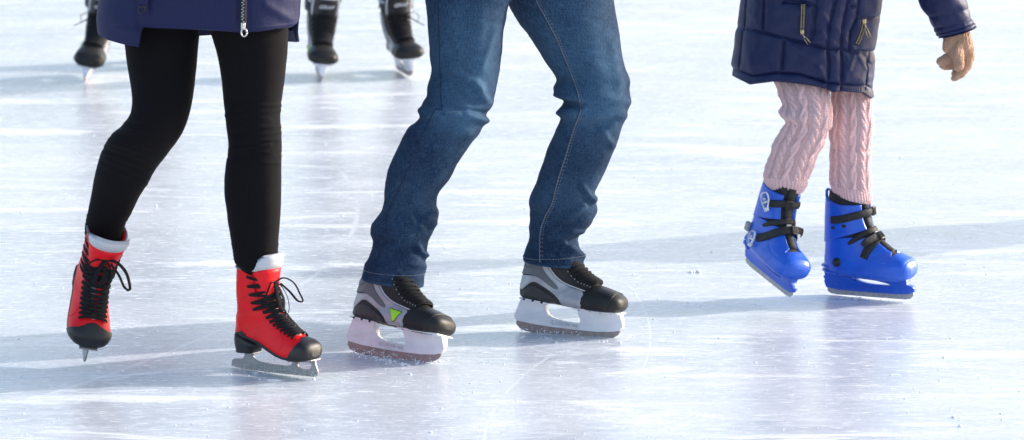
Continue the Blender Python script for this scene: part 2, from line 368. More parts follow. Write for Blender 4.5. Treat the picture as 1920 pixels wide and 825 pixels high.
class Boot:
    def __init__(s,ctrl):                            # (Ax,Az,Bx,Bz,halfwidth,exponent,egg)
        s.c=ctrl; s.last=len(ctrl)-1
    def raw(s,t,ph):
        ax,az,bx,bz,w,n,e=cr(s.c,t)
        if t<0: ax-=0; az+=-t*.02; bz+=-t*.02
        c,sn=math.cos(ph),math.sin(ph)
        x2=math.copysign(abs(c)**(2/n),c); y2=math.copysign(abs(sn)**(2/n),sn)
        mx,mz=(ax+bx)/2,(az+bz)/2
        return V((mx+(ax-bx)/2*x2,max(w,.001)*(1-e*x2)*y2,mz+(az-bz)/2*x2))
    def __call__(s,t,ph,off=0.):
        t=max(0.,min(s.last-.02,t)); p=s.raw(t,ph)
        d=.02; dt=s.raw(min(t+d,s.last),ph)-s.raw(max(t-d,0),ph); dp=s.raw(t,ph+d)-s.raw(t,ph-d)
        nrm=dp.cross(dt)
        if nrm.length<1e-12: nrm=V((1,0,0))
        nrm.normalize()
        ax,az,bx,bz=cr(s.c,t)[:4]; mid=V(((ax+bx)/2,0,(az+bz)/2))
        if nrm.dot(p-mid)<0: nrm.negate()
        s.n=nrm; return p+nrm*off
    def body(s,name,mat,nt=80,nf=72,t0=0.,inner=True,ripple=None):
        rows=[]
        for i in range(nt):
            t=lerp(t0,s.last,i/(nt-1)); rows.append([s(t,2*PI*j/nf,(ripple(t,2*PI*j/nf) if ripple else 0)) for j in range(nf)])
        if inner:
            ins=[[ (s(t0,2*PI*j/nf,-.004)) for j in range(nf)],[ (s(t0+.9,2*PI*j/nf,-.007)) for j in range(nf)]]
            rows=[ins[1],ins[0]]+rows
        vs,fs,uv=grid(rows,True,False,True)
        me=mesh(name,vs,fs,mat,uv=uv); tip_smooth(me)
        s.bvh=BVHTree.FromPolygons([tuple(v) for v in vs],fs); return me
    def patch(s,name,mat,t0,t1,p0,p1,off,nt=40,nf=48,thick=.002):
        """panel lying on the surface; t0,t1 may depend on phi; off may depend on (t,phi)"""
        T0=t0 if callable(t0) else (lambda a:t0); T1=t1 if callable(t1) else (lambda a:t1)
        O=off if callable(off) else (lambda a,b:off)
        P0=p0 if callable(p0) else (lambda q:p0); P1=p1 if callable(p1) else (lambda q:p1)
        rows=[]
        for i in range(nt+1):
            r=[]
            for j in range(nf+1):
                q=i/nt; ph=lerp(P0(q),P1(q),j/nf); t=lerp(T0(ph),T1(ph),q)
                r.append(s(t,ph,O(t,ph)))
            rows.append(r)
        low=lambda q,ph: s(lerp(T0(ph),T1(ph),q),ph,-thick)
        vs=[v for r in rows for v in r]; n=nf+1; fs=[]
        if T1(0)>=s.last:
            c_=sum(rows[-1][:-1],V())/nf+V((.0012,0,0)); vs.append(c_); fs+=[(nt*n+j+1,nt*n+j,len(vs)-1) for j in range(nf)]
        for i in range(nt):
            for j in range(nf): fs.append((i*n+j,(i+1)*n+j,(i+1)*n+j+1,i*n+j+1))
        loop=[(0,j) for j in range(nf+1)]+[(i,nf) for i in range(1,nt+1)]+[(nt,j) for j in range(nf-1,-1,-1)]+[(i,0) for i in range(nt-1,0,-1)]
        k=len(vs)
        for i,j in loop: q=i/nt; vs.append(low(q,lerp(P0(q),P1(q),j/nf)))
        m=len(loop); full=T1(0)>=s.last
        for a in range(m):
            b=(a+1)%m
            if full and not (loop[a][0]==0 and loop[b][0]==0): continue
            fs.append((loop[a][0]*n+loop[a][1],loop[b][0]*n+loop[b][1],k+b,k+a))
        me=mesh(name,vs,fs,mat)
        if T1(0)>=s.last: tip_smooth(me)
        return me
    def panel(s,name,mat,poly,side,off=.0015,thick=.0025,step=.004):
        """a side panel given as an (x,z) outline, laid on the boot from that side"""
        pts=[]
        m=len(poly)
        for i in range(m):
            a,b=poly[i],poly[(i+1)%m]; d=math.dist(a,b); k=max(1,int(d/step))
            for q in range(k): pts.append((lerp(a[0],b[0],q/k),lerp(a[1],b[1],q/k)))
        nb=len(pts); bs=list(pts)
        xs=[p[0] for p in poly]; zs=[p[1] for p in poly]
        def inside(x,z):
            c=False
            for i in range(nb):
                (x1,z1),(x2,z2)=bs[i],bs[(i+1)%nb]
                if (z1>z)!=(z2>z) and x<(x2-x1)*(z-z1)/(z2-z1)+x1: c=not c
            return c
        x=min(xs)
        while x<max(xs):
            z=min(zs)
            while z<max(zs):
                if inside(x,z) and min((x-a)**2+(z-b)**2 for a,b in bs)>(step*.45)**2: pts.append((x,z))
                z+=step
            x+=step
        vo,_,fo,*_=delaunay_2d_cdt([V(p) for p in pts],[(i,(i+1)%nb) for i in range(nb)],[],1,1e-6)
        hit=[]
        for p in vo:
            h,nn,_,_=s.bvh.ray_cast(V((p[0],side*.3,p[1])),V((0,-side,0)))
            if h is None: h,nn,_,_=s.bvh.find_nearest(V((p[0],side*.02,p[1])))
            if nn.y*side<0: nn=-nn
            hit.append((h,nn))
        vs=[h+n_*off for h,n_ in hit]; k=len(vs)
        fs=[tuple(f) for f in fo]
        # rim
        ed={}
        for f in fs:
            for i in range(len(f)):
                e=(f[i],f[(i+1)%len(f)]); ed[e]=1
        for (a,b) in list(ed):
            if (b,a) not in ed:
                vs.append(hit[a][0]-hit[a][1]*thick); vs.append(hit[b][0]-hit[b][1]*thick)
                fs.append((b,a,len(vs)-2,len(vs)-1))
        me=mesh(name,vs,fs,mat); return me
    def path(s,pts,off,k=10):
        pp=crom([tuple(p)+((off,) if len(p)<3 else ()) for p in pts],k*(len(pts)-1)+1); o=[];nn=[]
        for t,ph,of in pp: o.append(s(t,ph,of)); nn.append(s.n.copy())
        return o,nn
    def ribbon(s,b,pts,w,th,off,k=10):
        o,nn=s.path(pts,off,k); b.tube(o,w,8,th/w,True,nn)

def islands(name,b,mat,test):
    out=[]
    for want in (True,False):
        fs=[f for f in b.f if test(sum((b.v[i] for i in f),V())/len(f))==want]; ix={}
        for f in fs:
            for i in f: ix.setdefault(i,len(ix))
        if fs: out.append((name,mesh(name,[b.v[i] for i in ix],[tuple(ix[i] for i in f) for f in fs],mat),None))
    return out
def place(parts,parent,Mx,root='ice_skate'):
    """parts: [(name, mesh, parent_index)] ; first is the boot"""
    obs=[]
    for nm,me,lab in parts:
        o=link(nm,me,parent if not obs else obs[0])
        if not obs: o.matrix_local=Matrix.Translation(-parent.location)@Mx
        if lab: o['label']=lab
        obs.append(o)
    return obs
def MX(yaw,pitch,roll,x,y,z,s):
    a,b,c=[math.radians(q) for q in (yaw,pitch,roll)]
    return Matrix.Translation((x,y,z))@Matrix.Rotation(a,4,'Z')@Matrix.Rotation(b,4,'Y')@Matrix.Rotation(c,4,'X')@Matrix.Scale(s,4)

# ---- hockey skate
HC=[(.118,.275,.012,.300,.046,2.2,0),(.122,.235,.004,.235,.044,2.2,0),(.135,.200,-.001,.180,.041,2.2,0),(.158,.175,-.004,.140,.038,2.2,0),
    (.180,.158,-.003,.105,.037,2.3,.02),(.196,.147,.008,.086,.037,2.6,.1),(.208,.141,.05,.083,.040,2.8,.14),(.220,.136,.10,.079,.043,2.8,.16),
    (.233,.133,.16,.075,.048,2.7,.16),(.248,.129,.21,.073,.050,2.7,.12),(.265,.124,.25,.0735,.0495,2.8,.08),(.278,.1175,.2725,.0755,.0445,2.7,.04),
    (.2865,.110,.284,.082,.035,2.5,0),(.291,.101,.2905,.090,.016,2.3,0)]
HLOW=[(.133,.208,.014,.194,.040,2.2,0),(.136,.202,.011,.186,.040,2.2,0),(.138,.198,.007,.172,.040,2.2,0),(.158,.175,.001,.140,.038,2.2,0)]+HC[4:]
HFAR=[(a,z,x,w_,h*(1.22 if i<4 else 1.12 if i<7 else 1.),n,e) for i,(a,z,x,w_,h,n,e) in enumerate(HC)]
def hockey(side,badge=True,full=False,bow=False,seed=1):
    """side = +1/-1: which side is the outer one"""
    bt=Boot(HFAR if full else HLOW); P_=[]; cz=(lambda L:L) if full else (lambda L:[(x,min(z,.190)) for x,z in L])
    P_.append(('ice_skate',bt.body('hockey_boot','nylon',ripple=lambda t,p:.0008*math.sin(p*9+t*5)*math.sin(t*3)),None))
    # toe cap
    cap=bt.patch('toe_cap','toe',lambda ph: lerp(6.1,8.75,(1-math.cos(ph))/2)+.25*math.sin(ph)**2,13,0,2*PI,.0022,50,72,.003)
    P_.append(('toe_cap',cap,None))
    b=B()
    o,nn=bt.path([(9.9,-2.2),(10.25,-1.2),(10.4,0),(10.25,1.2),(9.9,2.2)],.0026,8); b.tube(o,.0011,6)
    P_.append(('toe_seam',b.mesh('toe_seam','black_rubber'),None))
    for sd in (1,-1):
        # silver side panel
        sil=smoothpoly([(.006,.150),(.035,.155),(.052,.190),(.058,.235),(.046,.235),(.040,.190)],1)
        big=[(.058,.236),(.066,.236),(.070,.200),(.082,.172),(.103,.148),(.130,.133),(.165,.124),(.186,.120),(.1875,.106),(.186,.080),(.170,.079),(.140,.081),(.128,.083),
             (.122,.094),(.105,.106),(.075,.121),(.052,.131),(.038,.130),(.022,.118),(.004,.103),(-.001,.125),(-.001,.142),(.014,.146),(.045,.146),(.06,.150),(.058,.175),(.054,.205)]
        P_.append(('side_panel',bt.panel('side_panel','silver',cz(smoothpoly(big)),sd,.0016,.003,.0045),None))
        gp=[(.052,.236),(.058,.200),(.064,.172),(.080,.152),(.104,.134),(.116,.122),(.112,.117),(.095,.123),(.070,.139),(.045,.148),(.014,.148),(.0,.146),(.0,.170),(.006,.236)]
        P_.append(('heel_panel',bt.panel('heel_panel','mid_grey',cz(smoothpoly(gp)),sd,.0032,.003,.0045),None))
        b=B(); lo=[]
        for q in smoothpoly([(.012,.172),(.012,.198),(.040,.198),(.044,.180),(.036,.168),(.020,.164)]):
            h,n_,_,_=bt.bvh.ray_cast(V((q[0],sd*.3,q[1])),V((0,-sd,0)))
            if h: lo.append(h+(n_ if n_.y*sd>0 else -n_)*.0034)
        b.tube(lo+[lo[0]],.0012,6); P_.append(('heel_ring',b.mesh('heel_ring','mid_grey'),None))
        mp=[(.002,.098),(.022,.112),(.038,.121),(.050,.121),(.075,.112),(.103,.099),(.117,.091),(.121,.083),(.10,.0815),(.05,.086),(.012,.089)]
        P_.append(('mesh_panel',bt.panel('mesh_panel','black_panel',smoothpoly(mp),sd,.0018,.003,.0045),None))
        b=B()
        for dx in (0,.0032,.0064):
            pp=[(.182-dx,.119),(.1835-dx,.100),(.182-dx,.081)]; lo=[]
            for q in crom(pp,9):
                h,n_,_,_=bt.bvh.ray_cast(V((q[0],sd*.3,q[1])),V((0,-sd,0)))
                if h: lo.append(h+(n_ if n_.y*sd>0 else -n_)*.0022)
            b.tube(lo,.0007,6)
        # dark line edging the panel
        edge=[(.070,.234),(.073,.200),(.085,.174),(.105,.151),(.131,.136),(.165,.127),(.189,.122)]; lo=[]
        for q in cz(crom(edge,30)):
            h,n_,_,_=bt.bvh.ray_cast(V((q[0],sd*.3,q[1])),V((0,-sd,0)))
            if h: lo.append(h+(n_ if n_.y*sd>0 else -n_)*.0006)
        P_.append(('piping',b.mesh('piping','white_liner'),None))
        b=B(); b.tube(lo,.0016,6); P_.append(('panel_edge',b.mesh('panel_edge','white_liner'),None))
    if badge:
        tri=[(.133,.1175),(.170,.1125),(.157,.090),(.152,.089)]
        big=[(p[0]+(p[0]-.154)*.14,p[1]+(p[1]-.103)*.14) for p in tri]
        P_.append(('badge_rim',bt.panel('badge_rim','black_rubber',big,side,.0026,.002,.004),None))
        P_.append(('badge',bt.panel('badge','lime',tri,side,.0038,.002,.004),None))
    # eyestays, tongue, laces
    tg=[]
    P_.append(('tongue',bt.patch('tongue','black_leather',0,6.6,-.60,.60,.003,40,14,.003),None))
    for sd in (1,-1):
        P_.append(('eyestay',bt.patch('eyestay','nylon',(.2 if full else .9),6.6,sd*.56,sd*.92,.0035,40,8,.004),None))
    b=B(); e=B(); rn=random.Random(seed)
    ts=[(.9 if full else 2.2)+i*(.60 if full else .49) for i in range(10)]
    for i,t in enumerate(ts):
        f=.86-.012*i
        for sd in (1,-1):
            e.ball(bt(t,sd*(f+.04),.004),.0022,8)
        t2=ts[i+1] if i<9 else t
        a=.0075+rn.uniform(0,.001)
        bt.ribbon(b,[(t,-f,.004),(t-.04,-f*.6,a),(t+.02,0,a+.001),(t-.05,f*.6,a),(t,f,.004)],.0040,.0020,.006,7)
        if i<9:
            bt.ribbon(b,[(t,-f,.004),(lerp(t,t2,.35),-f*.4,a+.002),(lerp(t,t2,.65),f*.4,a+.003),(t2,f,.0045)],.0038,.0019,.007,7)
            bt.ribbon(b,[(t,f,.004),(lerp(t,t2,.35),f*.4,a+.004),(lerp(t,t2,.65),-f*.4,a+.004),(t2,-f,.0045)],.0038,.0019,.008,7)
    P_+=islands('eyelets',e,'steel',lambda c:c.y>0)
    if bow:
        q=bt(1.3,.3*side,.012)
        for s1 in (1,-1):
            c=q; b.tube([c,c+V((.01,.022*s1*1.2,.012)),c+V((.02,.045*s1,.0)),c+V((.016,.040*s1,-.03)),c+V((.01,.018*s1,-.012)),c],.0024,6,.6)
        b.tube([q,q+V((.012,side*.03,-.02)),q+V((.022,side*.062,-.045))],.0018,6)
        b.ball(q,.006,8)
    P_.append(('laces',b.mesh('laces','lace'),None))
    if full:   # tall padded tongue and liner seen on the skates behind
        rows=[]
        for i in range(9):
            z=.232+i*.0095; w=.041+.004*math.sin(i/8*PI); 
            rows.append([V((.128+.004*i+ .012*(1-(y/1.)**2)-.02*abs(y)**3,y*w,z)) for y in [q/8 for q in range(-8,9)]])
        back=[[v+V((-.009,0,0)) for v in r] for r in rows]
        vs,fs,uv=grid([r+list(reversed(bk)) for r,bk in zip(rows,back)],True,True,True)
        P_.append(('tongue_flap',mesh('tongue_flap',vs,fs,'black_leather'),None))
        b=B(); r=rows[-1]; b.tube([rows[0][0]]+[rr[0] for rr in rows[2:-1:2]]+r+[rr[-1] for rr in rows[-2:0:-2]]+[rows[0][-1]],.0045,8)
        P_.append(('tongue_binding',b.mesh('tongue_binding','white_liner'),None))
        b=B(); b.tube([bt(0,2*PI*j/40,.001) for j in range(6,35)],.006,8)
        P_.append(('collar_padding',b.mesh('collar_padding','white_liner'),None))
        cu=bpy.data.curves.new('t','FONT'); cu.body='GRAF'; cu.size=.021; cu.extrude=.0006; cu.align_x='CENTER'; cu.shear=.35; cu.offset=.0006
        o=link('tmp',cu); me=evalmesh(o,'lettering'); bpy.data.objects.remove(o)
        me.transform(Matrix.Translation((.1575,0,.266))@Matrix.Rotation(math.radians(22),4,'Y')@Matrix(((0,0,1,0),(1,0,0,0),(0,1,0,0),(0,0,0,1))))
        me.materials.clear(); me.materials.append(M['white_liner']); P_.append(('lettering',me,None))
    # holder
    tp=lambda x,z: lerp(.55,1.7,sm((z-.03)/.045))
    outer=[(-.013,.038),(-.010,.031),(-.002,.0265),(.04,.022),(.10,.020),(.16,.020),(.22,.021),(.262,.0255),(.284,.031),(.292,.042),(.289,.056),(.282,.0745),(.22,.0745),(.162,.0765),(.166,.064),(.173,.047),(.173,.041),(.168,.0385),
           (.14,.039),(.115,.0415),(.096,.045),(.083,.051),(.075,.063),(.071,.081),(.04,.0855),(.008,.087),(.004,.082)]
    P_.append(('blade_holder',plate('blade_holder',outer,[],.0085,.0015,'holder',tp),None))
    b=B()
    for x0,x1,z0,z1 in ((.006,.086,.0865,.0805),(.157,.284,.0765,.0745)):
        for i in range(1): 
            c=((x0+x1)/2,0,(z0+z1)/2-.001); b.box(c,(x1-x0,.062 if x0<.1 else .070,.0045),Matrix.Rotation(math.atan2(z0-z1,x1-x0),4,'Y'),.3)
    P_+=islands('mounting_flange',b,'holder',lambda c:c.x>.12)
    rv=[]
    for x,z in ((.02,.0855),(.045,.084),(.07,.082),(.175,.0755),(.205,.075),(.235,.0745),(.265,.0745)):
        for sd in (1,-1): b=B(); b.ball((x,sd*.031,z-.0015),.0028,8,(1.4,.6,1)); rv.append(('rivet',b.mesh('rivet','black_rubber'),None))
    P_+=rv if not full else []
    b=B()
    for sd in (1,-1):
        for (a,c) in (((.080,.044),(.096,.028)),((.100,.038),(.103,.028)),((.146,.034),(.149,.026)),((.094,.028),(.166,.0255)),((.168,.034),(.168,.025)),((.086,.044),(.110,.0375)),((.110,.0375),(.166,.0345))):
            b.tube([(a[0],sd*.0052,a[1]),(c[0],sd*.0052,c[1])],.0013,6)
    P_.append(('holder_ribs',b.mesh('holder_ribs','holder'),None))
    b=B()
    for sd in (1,-1):
        vs=[(.0865,sd*.0056,.0425),(.1,sd*.0056,.0385),(.166,sd*.0056,.0335),(.166,sd*.0056,.0265),(.10,sd*.0056,.028)]; b.add(vs,[tuple(range(5)) if sd<0 else tuple(range(4,-1,-1))])
    P_+=islands('holder_recess',b,'holder_grey',lambda c:c.y>0)
    st=[(-.006,.030),(-.006,.018),(.004,.008),(.022,.0025),(.05,.0003),(.12,-.0),(.19,0.0003),(.235,.0025),(.262,.009),(.278,.018),(.286,.030),(.262,.028),(.20,.024),(.05,.024)]
    P_.append(('blade',plate('blade',st,[],.0016,.0003,'steel_brown'),None))
    b=B(); rn=random.Random(seed+9)
    for i in range(150):
        x=rn.uniform(0,.26); z=rn.uniform(.002,.018)*rn.random()+.002; sd=rn.choice((1,-1)); b.ball((x,sd*.002,z),rn.uniform(.0006,.0018),6,(1.4,.8,1))
    P_.append(('snow_crust',b.mesh('snow_crust','snow'),None))
    return P_

# ---- figure skate
FC=[(.090,.256,.002,.266,.042,2.2,0),(.098,.224,-.004,.205,.039,2.2,0),(.110,.188,-.004,.168,.036,2.2,0),(.124,.165,-.008,.138,.034,2.2,0),
    (.139,.147,-.012,.108,.033,2.3,.02),(.153,.133,-.008,.089,.033,2.6,.08),(.166,.122,.025,.082,.036,2.6,.12),(.179,.112,.065,.073,.038,2.5,.16),
    (.193,.104,.105,.057,.041,2.5,.18),(.208,.097,.145,.043,.044,2.6,.18),(.223,.092,.185,.038,.046,2.7,.12),(.235,.086,.216,.039,.041,2.6,.06),
    (.2425,.078,.236,.044,.031,2.4,0),(.2455,.067,.245,.055,.012,2.2,0)]
def figure(side,bow_dir=1,seed=2):
    bt=Boot(FC); P_=[]
    P_.append(('ice_skate',bt.body('figure_boot','red',90,80,ripple=lambda t,p:.0010*math.sin(t*4.2+math.sin(p*2))*math.exp(-((t-3.)/1.6)**2)),None))
    cap=bt.patch('toe_cap','black_leather',lambda ph: 9.95-1.0*math.exp(-((ph if ph<PI else 2*PI-ph)/.42)**2)+.0*ph,13,0,2*PI,.0026,50,96,.003)
    P_.append(('toe_cap',cap,None))
    # heel and sole
    rows=[]
    for z,x0,x1,w in ((.094,-.006,.030,.031),(.080,-.012,.066,.032),(.070,-.011,.064,.0315),(.060,-.009,.058,.030),(.0475,-.006,.053,.029),(.0455,-.006,.053,.029)):
        r=[]
        for j in range(40):
            a=2*PI*j/40; c,s_=math.cos(a),math.sin(a); q=lambda k,n:math.copysign(abs(k)**(2/n),k)
            zz=z
            if z>.065: zz=z-.010*(q(c,3)*.5+.5)
            r.append(V(((x0+x1)/2+(x1-x0)/2*q(c,3),w*q(s_,2.6),zz)))
        rows.append(r)
    vs,fs,uv=grid(rows,True,True,True); P_.append(('heel',mesh('heel',vs,fs,'black_rubber'),None))
    P_.append(('sole',bt.patch('sole','black_rubber',5.3,12.9,lambda q:PI-1.0,lambda q:PI+1.0,lambda t,p:.0028,44,16,.003),None))
    P_.append(('rubber_heel_strip',bt.patch('rubber_heel_strip','black_rubber',4.75,5.6,PI-1.15,PI+1.15,.0015,8,24,.002),None))
    # collar piping and pull tab
    b=B(); b.tube([bt(0,2*PI*j/48,.001) for j in range(5,44)],.0028,8); P_.append(('collar_piping',b.mesh('collar_piping','grey_trim'),None))
    P_.append(('pull_tab',bt.patch('pull_tab','black_leather',1.4,2.6,PI-.14,PI+.14,.003,8,4,.002),None))
    # tongue: red with padded white lining standing above the collar
    rows=[];n=16
    for i in range(12):
        q=i/11; z=lerp(.165,.302,q); x=lerp(.122,.121,q)+.010*q*q-.006*math.sin(q*PI); w=lerp(.026,.041,min(1,q*1.2))
        rows.append([V((x-.040*(abs(y)**2.0)*(w/.040),w*math.sin(y*PI/2)*1.05,z-(.022*abs(y)**3*max(0,q-.6)/.4))) for y in [k/n*2-1 for k in range(n+1)]])
    back=[[v+V((-.010,0,0)) for v in r] for r in rows]
    split=8
    vs,fs,uv=grid([r+list(reversed(bk)) for r,bk in zip(rows[:split+1],back[:split+1])],True,True,True)
    P_.append(('tongue',mesh('tongue',vs,fs,'red'),None))
    top=[[v+V((.0018 if k in(1,2) else 0,0,0)) for v in r] for k,r in enumerate(rows[split:])]
    vs,fs,uv=grid([r+list(reversed([v+V((-.003,0,0)) for v in bk])) for r,bk in zip(top,back[split:])],True,True,True)
    P_.append(('tongue_lining',mesh('tongue_lining',vs,fs,'white_liner'),None))
    P_.append(('throat',bt.patch('throat','red',1.4,8.2,-.56,.56,.0006,30,10,.001),None))
    P_.append(('tongue_stripe',bt.patch('tongue_stripe','silver_tab',1.5,7.0,-.36,-.10,.0012,30,4,.001),None))
    b=B()
    for sd in (1,-1):
        P_.append(('eyestay',bt.patch('eyestay','red',.3,8.4,sd*.54,sd*.84,.0026,40,6,.003),None))
        o,nn=bt.path([(.2,sd*1.1),(2.2,sd*1.05),(4,sd*.95),(6,sd*.9),(8,sd*1.2),(8.8,sd*1.7)],.0004,8); b.tube(o,.0006,6)
        o,nn=bt.path([(.4,sd*2.2),(3,sd*2.2),(4.6,sd*2.1)],.0004,8); b.tube(o,.0006,6)
    P_.append(('stitching',b.mesh('stitching','red'),None))
    b=B(); e=B(); rn=random.Random(seed)
    # five hooks up the leg then eyelets to the toe
    ts=[3.2+i*.66 for i in range(9)]
    for i,t in enumerate(ts):
        f=.86-.020*i
        for sd in (1,-1):
            t2=t-.66
            bt.ribbon(b,[(t+.03,sd*(f+.12),.003),(t+.02,sd*f,.0055),(lerp(t,t2,.3),sd*f*.5,.0075),(lerp(t,t2,.62),-sd*f*.35,.0100 if sd>0 else .0082),(t2,-sd*(f-.02),.005)],.0040,.0015,.006,8)
    hk=[.45,.95,1.5,2.1,2.75]
    kn=bt(1.0,.0,.016)
    for i,t in enumerate(hk):
        f=1.25
        for sd in (1,-1):
            e.tube([bt(t,sd*(f+.18),.002),bt(t-.1,sd*(f+.05),.006),bt(t,sd*(f-.02),.003)],.0011,6)
            g=hk[min(i+1,4)]
            bt.ribbon(b,[(t,sd*(f+.12),.004),(lerp(t,1.2,.3)+.05,sd*.45,.011),(lerp(t,1.1,.6),-sd*.1,.013)],.0032,.0016,.006,7)
            bt.ribbon(b,[(t,sd*(f+.12),.004),(lerp(t,g,.5),sd*.4,.010),(lerp(t,g,.9),-sd*.35,.011),(g,-sd*(f+.1),.004)],.0032,.0016,.006,7)
    P_+=islands('lace_hooks',e,'black_rubber',lambda c:c.y>0)
    P_.append(('laces',b.mesh('laces','lace'),None))
    b=B(); b.ball(kn,.008,10,(1,1.3,1)); d=bow_dir
    def loop(pts,r=.0054): 
        pp=crom([tuple(kn+V(p)) for p in pts],26); b.tube(pp,r,8,.35)
    loop([(0,0,0),(.012,-d*.022,.010),(.026,-d*.045,-.004),(.034,-d*.060,-.034),(.040,-d*.064,-.052),(.032,-d*.052,-.050),(.020,-d*.036,-.026),(.008,-d*.014,-.004)])
    loop([(0,0,0),(.010,d*.006,-.014),(.020,d*.012,-.040),(.028,d*.010,-.062),(.030,d*.002,-.064),(.024,-d*.006,-.04),(.010,-d*.004,-.012)])
    loop([(0,0,0),(.012,-d*.012,-.010),(.024,-d*.020,-.035),(.036,-d*.014,-.060),(.040,-d*.006,-.074)],.003)
    loop([(0,0,0),(.006,d*.020,.002),(.006,d*.032,-.014),(.004,d*.042,-.034)],.003)
    P_.append(('lace_bow',b.mesh('lace_bow','lace'),None))
    # blade: one steel plate with two stanchions and an opening at the toe
    outer=[(-.034,.006),(-.031,.0195),(-.024,.0245),(-.008,.026),(.004,.0275),(.010,.033),(.012,.0445),(.040,.0445),(.041,.036),(.047,.029),(.060,.0245),(.10,.021),(.150,.0205),(.164,.023),(.170,.029),(.172,.037),(.245,.044),(.246,.036),(.2485,.028),
           (.2535,.017),(.254,.010),(.2515,.007),(.252,.004),(.247,.0035),(.247,.0008),(.242,.0022),(.240,.0),(.20,-.0004),(.12,-.001),(.04,-.0002),(0,.001)]
    hole=smoothpoly([(.190,.034),(.187,.024),(.196,.017),(.222,.0165),(.232,.022),(.236,.036)])
    P_.append(('blade',plate('blade',outer,[hole],.0020,.0003,'steel'),None))
    b=B(); b.box((.024,0,.0455),(.058,.036,.003)); b.box((.208,0,.0392),(.078,.040,.003),Matrix.Rotation(-.10,4,'Y'))
    P_+=islands('blade_plate',b,'steel',lambda c:c.x>.1)
    b=B(); rn=random.Random(seed+3)
    for i in range(90): b.ball((rn.uniform(-.03,.25),rn.choice((1,-1))*.0022,rn.random()**2*.014+.001),rn.uniform(.0005,.0013),6,(1.4,.8,1))
    P_.append(('snow_crust',b.mesh('snow_crust','snow'),None))
    return P_

